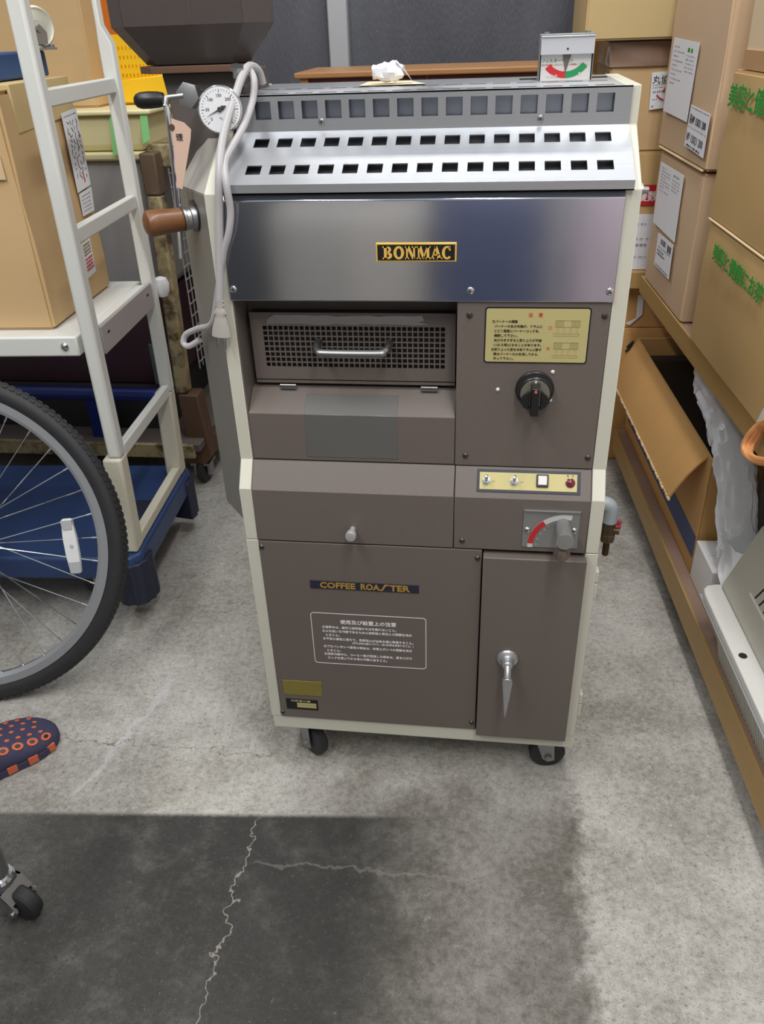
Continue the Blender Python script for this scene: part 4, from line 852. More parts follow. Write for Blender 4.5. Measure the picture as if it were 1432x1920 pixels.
# lower board: open carton with hanging flap, wrapped roll, mats, appliance
ob = thing('open_cardboard_box', 'orange-brown open carton with blue band and one flap hanging into the aisle', 'box', SP(.17, 1.0, .128))
def ow(x0, x1, y0, y1, z0, z1): return MB(S).box(x0, x1, y0, y1, z0, z1)
part('base', ow(.03, .30, .612, 1.36, .1285, .1325), M_card_o, ob)
part('side', ow(.030, .034, .612, 1.36, .1285, .412), M_card_o, ob, .001); part('side', ow(.296, .300, .612, 1.36, .1285, .412), M_card_o, ob, .001)
part('side', ow(.0345, .2955, .612, .616, .1285, .412), M_card_o, ob, .001); part('side', ow(.0345, .2955, 1.356, 1.36, .1285, .412), M_card_o, ob, .001)
part('blue_band', MB(S).box(.0288, .0300, .613, 1.33, .168, .222), M_bluetape, ob)
fl = MB(S); n_ = 10
def flapp(i, j):                  # slightly curved flap
    a = i/n_; b_ = j/4; return (.032-.060*b_-.004*math.sin(math.pi*b_), .635+a*.72+(.010*math.sin(a*9)*b_)+b_*.030*(1-a)-b_*.03*a, .412-.122*b_+.006*math.sin(math.pi*b_))
vsf = [flapp(i, j) for j in range(5) for i in range(n_+1)]; k_ = len(vsf)
top = [(x, y, z) for x, y, z in vsf]; bot = [(x+.0035, y, z-.0015) for x, y, z in vsf]
fs = []
for j in range(4):
    for i in range(n_):
        a = j*(n_+1)+i; fs += [(a, a+1, a+n_+2, a+n_+1), (k_+a+n_+1, k_+a+n_+2, k_+a+1, k_+a)]
for i in range(n_): fs += [(i+1, i, k_+i, k_+i+1), (4*(n_+1)+i, 4*(n_+1)+i+1, k_+4*(n_+1)+i+1, k_+4*(n_+1)+i)]
for j in range(4): fs += [(j*(n_+1), (j+1)*(n_+1), k_+(j+1)*(n_+1), k_+j*(n_+1)), ((j+1)*(n_+1)+n_, j*(n_+1)+n_, k_+j*(n_+1)+n_, k_+(j+1)*(n_+1)+n_)]
fl.add(top+bot, fs); part('flap', fl, M_card_o, ob)
part('flap', MB(S).hexa([(.296, .62, .4125), (.300, .62, .4125), (.300, 1.35, .4125), (.296, 1.35, .4125)], [(.36, .62, .50), (.363, .62, .498), (.363, 1.35, .498), (.36, 1.35, .50)]), M_card_o, ob)
te = MB(S); rnd = random.Random(9)
for i in range(46):
    x, y, z = flapp(i/45*n_, 4); te.box(x-.001-rnd.uniform(0, .003), x+.003, y-.006, y+.006, z-.002-rnd.uniform(0, .003), z+.0015)
part('torn_edge', te, M_card_edge, ob)
single('shade_filler', rough_box(S, .056, .274, .645, 1.325, .1335, .375, amp=.006, seed=55, bulge=.004), mat('interior_shade_black', (26, 24, 23), .5, var=.3), 'black filler standing in for the shade inside the open carton', 'bag')  # black filler in place of the shade inside the empty carton
# wrapped roll
rnd = random.Random(12); rg = []; fold = [rnd.uniform(-.20, .14) for _ in range(28)]; pth = [(.055, .86, .526), (.058, .82, .518), (.062, .76, .500), (.064, .69, .478), (.064, .625, .455), (.066, .585, .425), (.068, .550, .375), (.070, .525, .325), (.072, .502, .285), (.074, .488, .262)]
for i in range(40):
    t_ = i/39*(len(pth)-1); k0 = min(int(t_), len(pth)-2); p = Vector(pth[k0]).lerp(Vector(pth[k0+1]), t_-k0)
    rr = (.012+.027*min(1, i/6))*(1+.05*math.sin(i*.9)+.10*i/39); ring = []
    for k in range(28):
        a = 2*math.pi*k/28; q = rr*(1+rnd.uniform(-.05, .05)+fold[(k+i//9) % 28]*(.6+.4*math.sin(i*.6+k))+.05*math.sin(3*a+i*.25))
        ring.append((p[0]+q*math.cos(a)*.95, p[1]+q*.25*math.sin(a), p[2]+q*math.sin(a)*.92))
    rg.append(ring)
wr_ = thing('wrapped_roll', 'long roll wrapped in shiny translucent plastic leaning over the open carton', 'roll', SP(.075, .45, .26)); pwo = part('plastic_wrap', MB(S).rings(rg), M_bag, wr_); pwo.data.polygons.foreach_set('use_smooth', [k % 3 != 0 for k in range(len(pwo.data.polygons))])
mb = MB(S); nn_ = 8; gv_ = []
for i in range(nn_+1):
    for j in range(nn_+1):
        a_, b_ = i/nn_, j/nn_; gv_.append((.030+.085*a_+.004*math.sin(b_*7), .475-.05*b_+.012*math.sin(a_*8+b_*3), .285-.055*b_+.010*math.sin(a_*11+b_*5)))
mb.add(gv_, [(i*(nn_+1)+j, i*(nn_+1)+j+1, (i+1)*(nn_+1)+j+1, (i+1)*(nn_+1)+j) for i in range(nn_) for j in range(nn_)]); part('loose_sheet', mb, M_bagw, wr_)
# charcoal mats behind
rm = thing('rolled_mat', 'charcoal rolled mat standing under the upper board behind the plastic roll', 'mat', SP(.17, .5, .1285))
part('mat_roll', MB(S).tube([(.165, .545, .129), (.165, .545, .30), (.165, .545, .555)], .052, 20), M_roll, rm)
part('mat_roll', MB(S).tube([(.275, .545, .129), (.275, .545, .30), (.275, .545, .555)], .052, 20), M_roll, rm)
wc = carton('small white box behind the grey-beige appliance on the lower board', S, .028, .100, .478, .600, .1285, .222, M_bagw, 51, .001, .001)
# grey-beige appliance
ap = thing('plastic_appliance', 'grey-beige louvred plastic appliance lying on the lower board in front', 'appliance', SP(.2, .1, .1285))
bd = MB(S); yA0, yA1 = -.50, .415
bd.hexa([(.012, yA0, .1285), (.36, yA0, .1285), (.36, yA1-.015, .1285), (.024, yA1-.015, .1285)], [(-.006, yA0, .2080), (.36, yA0, .2080), (.36, yA1, .2080), (-.006, yA1, .2080)])
part('body', bd, M_app, ap, .003)
for k in range(60):
    yk = yA1-.10-k*.0125
    part('rib', MB(S).hexa([(.0105-.0005, yk-.003, .131), (.016, yk-.003, .131), (.016, yk+.003, .131), (.0100, yk+.003, .131)], [(-.0082+.0015, yk-.003, .204), (.002, yk-.003, .204), (.002, yk+.003, .204), (-.0067, yk+.003, .204)]), M_app, ap)
part('lip', MB(S).box(-.013, .36, yA0, yA1+.006, .2082, .2135), M_frame, ap, .002)
part('rim', MB(S).prism([(p[0], p[1], .2145) for p in ((-.012, yA0), (.36, yA0), (.36, yA1+.012), (.016, yA1+.012), (.0, yA1+.008), (-.009, yA1-.002), (-.012, yA1-.02))], (0, 0, .018)), M_appw, ap, .003)
lp = MB(S); lp.hexa([(.022, yA0, .2328), (.32, yA0, .2328), (.32, yA1+.004, .2328), (.022, yA1+.004, .2328)], [(.092, yA0, .352), (.30, yA0, .352), (.30, yA1+.045, .352), (.092, yA1+.045, .352)])
lpo = part('louvre_panel', lp, M_app, ap, .006)
for k in range(30):
    yk = yA1-.095-k*.022
    part('louvre_slot', MB(S).hexa([(.0484, yk-.0017, .280), (.052, yk-.0017, .280), (.052, yk+.0017, .280), (.0484, yk+.0017, .280)], [(.0855, yk-.0017, .344), (.09, yk-.0017, .344), (.09, yk+.0017, .344), (.0855, yk+.0017, .344)]), M_dark, lpo)
part('slot_trim', MB(S).hexa([(.0455, yA0+.05, .2745), (.05, yA0+.05, .2745), (.05, yA1-.075, .2745), (.0455, yA1-.075, .2745)], [(.0468, yA0+.05, .2775), (.051, yA0+.05, .2775), (.051, yA1-.075, .2775), (.0468, yA1-.075, .2775)]), M_appw, lpo)
part('plug_cap', MB(S).lathe((.004, .215, .2325), (0, 0, 1), [(0, .0075), (.0008, .0072)], 18), M_dark, ap)
# wicker basket at the very edge of the frame, on the upper board
wb = thing('wicker_basket', 'orange wicker basket with looped handle on the upper board at the right edge', 'basket', SP(.1, .12, .6105))
def loop(cx, cy, r0, r1, z, wob=0): return [(cx+r0*math.cos(2*math.pi*k/28), cy+r1*math.sin(2*math.pi*k/28), z) for k in range(28)]
for k in range(6): part('weave', MB(S).tube(loop(.085, .13, .085+.005*k, .11+.005*k, .617+.013*k), .0065, 8, 0, True), M_wicker, wb)
part('basket_floor', MB(S).prism(loop(.085, .13, .085, .11, .6108), (0, 0, .004)), M_wicker, wb)
hA = onface(1432, 868, -.03); hB = onface(1404, 858, -.035); hC = onface(1394, 838, -.035); hD = onface(1406, 812, -.03); hE = onface(1436, 790, -.02)
for off in (0, .006, .012):
    part('handle_strand', MB().tube([SP(-.02, .16, .650), hA+Vector((0, 0, off*.4)), hB+Vector((off*.2, 0, off*.3)), hC+Vector((off, 0, 0)), hD+Vector((off, 0, -off*.6)), hE+Vector((0, 0, -off*.6)), SP(-.02, .19, .690)], .0048, 8, 5), M_wicker, wb)
part('plastic_wrap', MB().add([onface(1418, 790, -.014), onface(1436, 755, -.014), onface(1440, 800, -.014), onface(1425, 815, -.014)], [(0, 1, 2, 3)]), M_bagw, wb)

# ------------------------------------------------------------------ left: white shelf cart on blue platform
ct = thing('shelf_cart', 'white steel shelf cart standing on a navy blue plastic platform', 'cart', (-.80, .61, 0))
px_, pyF, pyR = -.415, .430, .795; x2 = -1.22
MC = Matrix.Translation((px_, pyF, 0)) @ Matrix.Rotation(math.radians(3.6), 4, 'Z') @ Matrix.Translation((-px_, -pyF, 0))
for xx in (px_, x2):
    for yy_ in (pyF, pyR):
        if xx == px_ and yy_ == pyR: part('post', MB(MC).rings([[(xx+a_, yy_+b_, z_) for a_, b_ in ((l_, -.014), (r_, -.014), (r_, .014), (l_, .014))] for l_, r_, z_ in ((-.013, .016, .425), (-.006, .022, 1.185), (-.004, .006, 1.218), (-.002, .008, 1.42))]), M_cartw, ct, .003)
        else: part('post', MB(MC).hexa([(xx+a_, yy_+b_, .425) for a_, b_ in ((-.016, -.015), (.014, -.015), (.014, .015), (-.016, .015))], [(xx+.010+a_, yy_+b_, 1.42) for a_, b_ in ((-.016, -.015), (.014, -.015), (.014, .015), (-.016, .015))]), M_cartw, ct, .006, 3)
        part('post_sleeve', MB(MC).hexa([(xx-.036, yy_-.022, .186), (xx+.006, yy_-.022, .186), (xx+.006, yy_+.022, .186), (xx-.036, yy_+.022, .186)], [(xx-.028, yy_-.021, .4245), (xx+.014, yy_-.021, .4245), (xx+.014, yy_+.021, .4245), (xx-.028, yy_+.021, .4245)]), M_cartc, ct, .006, 3)
    for z_, w_ in ((1.112, .012), (.882, .012), (.432, .010), (1.36, .012)):
        part('rung', MB(MC).box(xx-.008+z_*.006, xx+.010+z_*.006, pyF+.0155, pyR-.0155, z_-.017, z_+.012), M_cartw, ct, .003)
    part('base_rail', MB(MC).box(xx-.018, xx+.004, pyF+.0225, pyR-.0225, .187, .213), M_cartc, ct, .003)
part('shelf', MB(MC).box(x2+.021, px_-.021, pyF-.018, pyR+.018, .655, .696), M_cartw, ct, .004)
part('shelf_end', MB(MC).box(px_-.0205, px_+.006, pyF+.017, pyR-.017, .650, .6955), M_cartw, ct, .002)
ep = part('maker_plate', MB(MC).box(px_+.0065, px_+.016, pyF+.022, pyR-.020, .645, .702), M_cartg, ct, .002)
for yy_ in (pyF+.055, pyR-.055): part('slot_mark', MB(MC).box(px_+.0158, px_+.0166, yy_-.006, yy_+.006, .680, .684), M_dark, ep)
part('bolt', MB(MC).lathe((px_-.048, pyF-.018, .676), (0, -1, 0), [(0, .0085), (.002, .0082), (.005, .005), (.0058, .001)], 18), M_chrome, ct)
part('clip', MB(MC).lathe((px_+.022, pyR+.03, .655), (0, 0, 1), [(0, .012), (.01, .018), (.03, .020), (.042, .015), (.046, .006)], 16), M_paper, ct)
# platform
pf = MB(MC); pf.prism([(x, y, .125) for x, y in ((x2-.05, pyF-.045), (px_-.006, pyF-.045), (px_+.014, pyF-.022), (px_+.014, pyR+.022), (px_-.006, pyR+.045), (x2-.05, pyR+.045))], (0, 0, .060))
pfo = part('platform', pf, M_blue, ct, .008, 3)
part('platform_groove', MB(MC).box(px_-.11, px_-.03, pyF+.11, pyR-.15, .1853, .1862), M_blued, pfo)
for xx, yy_ in ((-.62, .70), (-.95, .70), (-.62, .52)): part('platform_stud', MB(MC).lathe((xx, yy_, .185), (0, 0, 1), [(0, .016), (.003, .015), (.004, .008)], 18), M_blue, pfo)
for sx, xx in ((1, px_), (-1, x2)):
    for sy, yy_ in ((-1, pyF), (1, pyR)):
        bm_ = MB(MC)
        cx_, cy_ = xx-sx*.012, yy_+sy*.014
        pts = []
        for k in range(9):
            a = math.radians(-10+110*k/8); rr = .050 if k % 2 == 0 else .045
            pts.append((cx_+sx*rr*math.cos(a)-sx*.012, cy_+sy*rr*math.sin(a)-sy*.012))
        pts = [(cx_-sx*.035, cy_-sy*.030), (cx_+sx*.03, cy_-sy*.045)]+pts+[(cx_-sx*.040, cy_+sy*.030)]
        bm_.prism([(p[0], p[1], .052) for p in pts], (0, 0, .112))
        part('corner_bumper', bm_, M_blued, ct, .004)
for xx, yy_ in ((px_-.13, pyF+.06), (px_-.13, pyR-.06), (x2+.13, pyF+.06), (x2+.13, pyR-.06)):
    c = part('castor', MB(MC).box(xx-.03, xx+.03, yy_-.024, yy_+.024, .112, .1248).box(xx-.02, xx+.02, yy_-.022, yy_-.017, .04, .112).box(xx-.02, xx+.02, yy_+.017, yy_+.022, .04, .112), M_zinc, ct)
    part('castor_wheel', MB(MC).lathe((xx, yy_-.014, .050), (0, 1, 0), [(0, .03), (.002, .046), (.005, .05), (.023, .05), (.026, .046), (.028, .03)], 30), M_rubber, c)
# carton on the cart shelf
RX = -.495; bc = thing('cardboard_box', 'big tan carton with handwritten paper label on the white cart shelf', 'box', (-.75, .61, .6965))
Mb = Matrix.Identity(4)
part('carton', rough_box(MC, -1.0, RX, .455, .772, .6968, 1.120, amp=.002, seed=61, bulge=.004), M_card_l, bc)
part('flap', MB(MC).hexa([(-1.0, .456, 1.120), (RX, .456, 1.120), (RX, .772, 1.120), (-1.0, .772, 1.120)], [(-.99, .458, 1.128), (RX-.004, .458, 1.132), (RX-.006, .77, 1.130), (-.99, .77, 1.128)]), M_card_top, bc, .003)
part('folded_flap', MB(MC).hexa([(RX-.002, .50, 1.05), (RX+.004, .50, 1.05), (RX+.004, .765, 1.06), (RX-.002, .765, 1.06)], [(RX-.004, .50, 1.131), (RX+.003, .50, 1.131), (RX+.003, .768, 1.131), (RX-.004, .768, 1.131)]), M_card_top, bc, .002)
part('clear_tape', MB(MC).box(-.62, RX-.02, .4505, .4522, .98, 1.02), mat('clear_tape', (222, 196, 158), .12, coat=.6), bc)
def onx(px, py, x):
    d = ray(px, py); nrm = MC.to_3x3() @ X; return CAM+d*(((MC @ Vector((x, 0, 0)))-CAM).dot(nrm)/d.dot(nrm))
xl = RX+.0055
l = [onx(112, 213, xl), onx(140, 202, xl), onx(168, 346, xl), onx(144, 362, xl)]; so = sheet(bc, 'handwritten_sheet', l, (1, 0, 0), M_paper)
greek(so, l, (1, 0, 0), [(.05, .010, .1, .9)], M_bluetape, 'blue_line', seed=14)
mb = MB(); tl, tr, br, bl = [Vector(p) for p in l]; rnd = random.Random(15)
for c_ in (.22, .42, .62, .82):
    v = .12
    while v < .85:
        a = tl.lerp(tr, c_).lerp(bl.lerp(br, c_), v)+Vector((.0032, 0, 0)); b_ = a+Vector((0, rnd.uniform(-.008, .008), -rnd.uniform(.004, .012))); mb.tube([a, b_], .0007, 5); v += rnd.uniform(.05, .09)
part('handwriting', mb, M_darkink, so)
part('red_handwriting', MB().tube([tl.lerp(tr, .6).lerp(bl.lerp(br, .6), .8)+Vector((.0032, 0, 0)), tl.lerp(tr, .62).lerp(bl.lerp(br, .62), .92)+Vector((.0032, 0, 0))], .0016, 5), M_redink, so)
l = [onx(146, 364, xl), onx(169, 350, xl), onx(175, 394, xl), onx(154, 406, xl)]; so = sheet(bc, 'small_slip', l, (1, 0, 0), M_paper); greek(so, l, (1, 0, 0), [(.15+.16*k, .05, .15, .8) for k in range(5)], M_greyink, seed=17)
l = [onx(150, 458, xl), onx(166, 446, xl), onx(178, 508, xl), onx(163, 522, xl)]; so = sheet(bc, 'care_label', l, (1, 0, 0), M_paper)
greek(so, l, (1, 0, 0), [(.06+.09*k, .06, .1, .9) for k in range(4)], M_oldgold, 'yellow_marks', seed=18); greek(so, l, (1, 0, 0), [(.46+.1*k, .07, .1, .9) for k in range(4)], M_red, 'red_marks', seed=19)
# blue wheeled dolly lying upside down on the carton
zt_ = 1.1325
bdl = thing('small_dolly', 'blue wooden dolly lying upside down with ivory wheels in the air on the carton', 'dolly', (-.70, .62, zt_))
part('frame_bar', MB(MC).box(-.98, -.523, .480, .545, zt_, zt_+.045), M_bluewood, bdl, .004); part('frame_bar', MB(MC).box(-.98, -.523, .690, .755, zt_, zt_+.045), M_bluewood, bdl, .004)
part('cross_bar', MB(MC).box(-.60, -.535, .5455, .6895, zt_, zt_+.045), M_bluewood, bdl, .004)
def upcastor(cx, cy, ang, r):
    M = Matrix.Translation((cx, cy, zt_+.0455)) @ Matrix.Rotation(ang, 4, 'Z')
    f = MB(M).box(-.03, .03, -.025, .025, 0, .004).lathe((0, 0, .004), (0, 0, 1), [(0, .018), (.008, .016)], 18)
    for sy in (-1, 1): f.prism([(-.016, sy*.017, .010), (.016, sy*.017, .010), (.018, sy*.017, .030), (.006, sy*.017, .044), (-.006, sy*.017, .030)], (0, sy*.003, 0))
    f.cyl((.004, -.024, .036), (.004, .024, .036), .006)
    for sx in (-.022, .022):
        for sy in (-.018, .018): f.lathe((sx, sy, .004), (0, 0, 1), [(0, .006), (.005, .006)], 6)
    c = part('castor', f, M_zinc, bdl)
    part('castor_wheel', MB(M).lathe((.004, -.013, .039), (0, 1, 0), [(0, r*.35), (.001, r*.4), (.002, r*.8), (.000, r*.9), (.004, r), (.022, r), (.026, r*.9), (.024, r*.8), (.025, r*.35)], 40), M_wheelw, c)
upcastor(-.545, .722, math.radians(52), .037); upcastor(-.620, .512, math.radians(40), .037); upcastor(-.90, .722, .3, .037); upcastor(-.90, .512, .2, .037)

# ------------------------------------------------------------------ left background: rusty cage trolley with bins
rt = thing('cage_trolley', 'rusty cage trolley with chipped cream post and wire mesh behind the white cart', 'trolley', (-.85, 1.25, 0))
rx, ry = -.500, 1.075
part('platform', MB().box(-1.5, -.46, 1.00, 1.52, .140, .165), M_plank, rt, .003)
part('platform_edge', MB().box(-1.5, -.475, .985, .999, .125, .168), M_rust, rt, .002)
part('corner_foot', MB().prism([(-.540, ry-.03, .075), (-.468, ry-.03, .075), (-.445, ry-.03, .10), (-.462, ry-.03, .300), (-.520, ry-.03, .300), (-.515, ry-.03, .135), (-.540, ry-.03, .130)], (0, .06, 0)), M_rustb, rt, .004)
part('side_rail', MB().box(-.50, -.448, ry+.031, 1.52, .085, .150), M_rustb, rt, .004)
part('post', MB().hexa([(-.5295, ry-.022, .30), (-.492, ry-.022, .30), (-.492, ry+.022, .30), (-.5295, ry+.022, .30)], [(-.512, ry-.022, .845), (-.474, ry-.022, .845), (-.474, ry+.022, .845), (-.512, ry+.022, .845)]), M_rust, rt, .006)
part('post_upper', MB().box(-.514, -.472, ry-.024, ry+.024, .846, .945), mat('brown_post_chipped', (98, 80, 64), .55, var=.2, scale=20, bump=.2, bscale=60, dirt=(190, 172, 130), dirt_amt=.25, dscale=30), rt, .004)
part('top_rail', MB().box(-.512, -.440, ry+.0245, 1.52, .905, .960), M_rust, rt, .004)
part('rear_post', MB().box(-.50, -.46, 1.48, 1.52, .166, .904), M_rustb, rt)
ms = MB()
for k in range(15): ms.cyl((-.462, ry+.03+k*.03, .36), (-.462, ry+.03+k*.03, .904), .0022, n=6)
for k in range(16): ms.cyl((-.460, ry+.024, .38+k*.034), (-.460, 1.48, .38+k*.034), .0022, n=6)
mo = part('wire_mesh', ms, M_mesh, rt); mo['kind'] = 'stuff'
c = part('castor', MB().box(-.52, -.46, 1.05, 1.11, .066, .0745).box(-.515, -.508, 1.06, 1.10, .03, .066).box(-.472, -.465, 1.06, 1.10, .03, .066), M_zinc, rt); part('castor_wheel', MB().lathe((-.503, 1.08, .045), (1, 0, 0), [(0, .03), (.003, .042), (.006, .045), (.02, .045), (.023, .042), (.026, .03)], 28), M_rubber, c)
c = part('castor', MB().box(-1.47, -1.41, 1.05, 1.11, .07, .139), M_zinc, rt); part('castor_wheel', MB().lathe((-1.453, 1.08, .045), (1, 0, 0), [(0, .03), (.003, .042), (.006, .045), (.02, .045), (.026, .03)], 28), M_rubber, c)
# load on the cage trolley
single('storage_crate', rough_box(Mb, -1.40, -.56, 1.13, 1.47, .300, .560, amp=.001, seed=71), M_maroon, 'dark maroon plastic crate on the cage trolley under the grey bin', 'crate')
single('crate_lid_box', rough_box(Mb, -1.42, -.58, 1.10, 1.48, .166, .298, amp=.001, seed=72), mat('near_black_box', (44, 42, 46), .6), 'black flat box lying on the grey plywood of the cage trolley', 'box')
single('blue_pipe', MB().cyl((-1.35, 1.045, .300), (-.535, 1.045, .300), .020, n=24).box(-.80, -.74, 1.03, 1.06, .1655, .285).box(-1.3, -1.24, 1.03, 1.06, .1655, .285), M_bluetube, 'dark blue pipe laid along the front of the cage trolley', 'pipe')
single('metal_bracket', MB().box(-.592, -.533, 1.070, 1.074, .322, .445).box(-.592, -.533, 1.0745, 1.098, .322, .326), M_greenplate, 'small grey-green metal plate beside the rusty post', 'bracket', bevel=.002)
gb = thing('plastic_bin', 'grey translucent plastic bin with ivory lid taped down by green tape', 'bin', (-.70, 1.28, .561))
part('bin_body', MB().hexa([(-.90, 1.12, .5615), (-.545, 1.12, .5615), (-.545, 1.46, .5615), (-.90, 1.46, .5615)], [(-.935, 1.095, .940), (-.515, 1.095, .940), (-.515, 1.48, .940), (-.935, 1.48, .940)]), M_bin, gb, .035, 5)
lid = MB(); lid.hexa([(-.950, 1.080, .925), (-.495, 1.080, .925), (-.495, 1.495, .925), (-.950, 1.495, .925)], [(-.955, 1.075, .945), (-.490, 1.075, .945), (-.490, 1.50, .945), (-.955, 1.50, .945)])
part('lid_rim', lid, M_ivory, gb, .006)
part('lid', MB().hexa([(-.935, 1.09, .9455), (-.505, 1.09, .9455), (-.505, 1.48, .9455), (-.935, 1.48, .9455)], [(-.950, 1.075, 1.030), (-.490, 1.075, 1.030), (-.490, 1.50, 1.030), (-.950, 1.50, 1.030)]), M_ivory, gb, .018, 4)
part('lid_flange', MB().box(-.965, -.470, 1.060, 1.51, 1.0305, 1.042), M_ivory, gb, .004)
for pts in (((205, 216), (220, 214), (227, 288), (212, 293)), ((261, 207), (275, 208), (281, 262), (268, 270))):
    a, b_, c_, d_ = [at(*p, y=1.066) for p in pts]
    part('green_tape', MB().hexa([d_, c_, c_+Vector((0, .002, 0)), d_+Vector((0, .002, 0))], [a, b_, b_+Vector((0, .002, 0)), a+Vector((0, .002, 0))]), M_mint, gb)
# tall carton on the bin
tc = thing('cardboard_box', 'tall tan carton with orange side stripe standing on the ivory bin lid', 'box', (-.80, 1.27, 1.0425))
part('carton', rough_box(Mb, -.98, -.637, 1.15, 1.44, 1.0425, 1.46, amp=.001, seed=81), M_card_l, tc)
part('orange_stripe', MB().box(-.6390, -.6345, 1.235, 1.425, 1.047, 1.455), M_orange, tc)
# yellow perforated basket
yb = thing('plastic_basket', 'bright yellow perforated plastic basket behind the rear post of the white cart', 'basket', (-.50, 1.30, 1.0425))
fx0, fx1 = -.600, -.475; yz0, yz1 = 1.0425, 1.20
us = [fx0]
for k in range(11): us += [fx0+.010+k*.0100, fx0+.0135+k*.0100]
us.append(fx1); vs2 = [1.0465, 1.105, 1.113, 1.125, 1.133, 1.145, 1.153, 1.165, 1.173, 1.20]
part('front_wall', MB().perf((0, 1.22, 0), X, Zv, us, vs2, lambda i, j: i % 2 == 1 and j % 2 == 1, .003), M_yellow, yb)
part('right_wall', MB().box(fx1, fx1+.003, 1.22, 1.40, 1.0465, 1.20), M_yellow, yb); part('left_wall', MB().box(fx0-.003, fx0, 1.22, 1.40, 1.0465, 1.20), M_yellow, yb)
part('back_wall', MB().box(fx0, fx1, 1.397, 1.40, 1.0465, 1.20), M_yellow, yb); part('bottom', MB().box(fx0-.003, fx1+.003, 1.216, 1.40, yz0, 1.0463), M_yellow, yb, .001)
part('front_lip', MB().hexa([(fx0-.004, 1.205, 1.047), (fx1+.012, 1.205, 1.047), (fx1+.012, 1.2165, 1.047), (fx0-.004, 1.2165, 1.047)], [(fx0-.004, 1.210, 1.098), (fx1+.014, 1.210, 1.110), (fx1+.014, 1.2165, 1.110), (fx0-.004, 1.2165, 1.098)]), M_yellow, yb, .003)
# dark cloth bags behind
single('dark_bag', rough_box(Mb, -2.05, -1.05, 1.56, 1.90, 0, .95, amp=.012, seed=91, bulge=.03), mat('black_cloth', (40, 38, 42), .9, var=.2), 'large black covered stack against the back wall at the far left', 'bag')
single('wall_crate', rough_box(Mb, -1.02, -.42, 1.56, 1.90, 0, .52, amp=.002, seed=93), mat('dark_violet_box', (62, 48, 62), .7), 'dark violet box against the back wall behind the cage trolley', 'box')

# ------------------------------------------------------------------ bicycle
psi, lean, RW = .149, .300, .348
hW = Vector((math.cos(psi), math.sin(psi), 0)); nW = Vector((-math.sin(psi), math.cos(psi), 0)); uW = Zv*math.cos(lean)+nW*math.sin(lean); aW = hW.cross(uW)
cW = Vector((-.672, .106, 0))+uW*RW
bk = thing('bicycle', 'bicycle parked in front of the blue platform, only its front wheel in view', 'bicycle', (-.672, .106, 0))
part('tyre', MB().torus(cW, aW, RW-.0195, .0195, 110, 16), M_rubber, bk)
tr_ = MB()
for k in range(150):
    for sd in (-1, 1):
        a = 2*math.pi*(k+.5*(sd > 0))/150; o_ = hW*math.cos(a)+uW*math.sin(a); t_ = -hW*math.sin(a)+uW*math.cos(a); ph = math.radians(36)*sd
        nr = o_*math.cos(ph)+aW*math.sin(ph); c_ = cW+o_*(RW-.0195)+nr*.0190; sdv = nr.cross(t_)
        tr_.hexa([c_+t_*(x_*.0045)+sdv*(y_*.003)-nr*.002 for x_, y_ in ((-1, -1), (1, -1), (1, 1), (-1, 1))], [c_+t_*(x_*.004)+sdv*(y_*.0026)+nr*.0022 for x_, y_ in ((-1, -1), (1, -1), (1, 1), (-1, 1))])
tro = part('tread', tr_, M_rubber, bk); tro['kind'] = 'stuff'
rim = []
for i in range(96):
    a = 2*math.pi*i/96; o_ = hW*math.cos(a)+uW*math.sin(a)
    rim.append([cW+o_*r_+aW*w_ for r_, w_ in ((.3130, -.0135), (.3130, .0135), (.2980, .0125), (.2900, .006), (.2900, -.006), (.2980, -.0125))])
part('rim', MB().rings(rim, False, True), M_alu, bk)
part('hub', MB().lathe(cW-aW*.05, aW, [(0, .006), (.015, .007), (.016, .022), (.020, .022), (.022, .014), (.078, .014), (.080, .022), (.084, .022), (.085, .007), (.1, .006)], 24), M_alu, bk)
for k in range(36):
    a = 2*math.pi*k/36; sd = 1 if k % 2 else -1; off = .42*(1 if (k//2) % 2 else -1)
    p_ = cW+(hW*math.cos(a)+uW*math.sin(a))*.2915; q_ = cW+(hW*math.cos(a+off*1.6)+uW*math.sin(a+off*1.6))*.021+aW*(sd*.031)
    part('spoke', MB().cyl(q_, p_, .0011, n=6).cyl(p_+(q_-p_)*.05, p_, .0019, n=6), M_chrome, bk)
d_ = ray(137, 1022); kk = (cW-CAM).dot(aW)/d_.dot(aW); rc = CAM+d_*kk; rc = rc-aW*.008 if (CAM-rc).dot(aW) < 0 else rc+aW*.008
ru = uW*.985-hW*.05; ru.normalize(); rl = ru.cross(aW).normalized()
def rsec(t, w_, d2): return [rc+ru*t+rl*(w_*sx)+aW*(d2*sy) for sx, sy in ((-1, -1), (1, -1), (1, 1), (-1, 1))]
ro = part('spoke_reflector', MB().rings([rsec(-.058, .008, .003), rsec(-.055, .0105, .004), rsec(-.02, .0135, .005), rsec(.02, .0135, .005), rsec(.055, .0105, .004), rsec(.058, .008, .003)]), M_refl, bk, .001)
for s0, s1 in ((-.055, -.032), (.036, .055)): part('reflector_lens', MB().rings([rsec(s0, .0095, .0062), rsec(s1, .0115, .0062)]), M_frame, ro)
part('reflector_screw', MB().lathe(rc, (CAM-rc), [(.004, .004), (.008, .003)], 10), M_zinc, ro)
for sd in (-1, 1): part('fork_blade', MB().tube([cW+aW*(sd*.052), cW+aW*(sd*.052)-hW*.03+uW*.12, cW+aW*(sd*.045)-hW*.10+uW*.38], [.008, .011, .013], 12, 4), M_chrome, bk)
part('fork_crown', MB().cyl(cW-aW*.05-hW*.10+uW*.385, cW+aW*.05-hW*.10+uW*.385, .016).cyl(cW-hW*.10+uW*.38, cW-hW*.19+uW*.66, .016), M_chrome, bk)
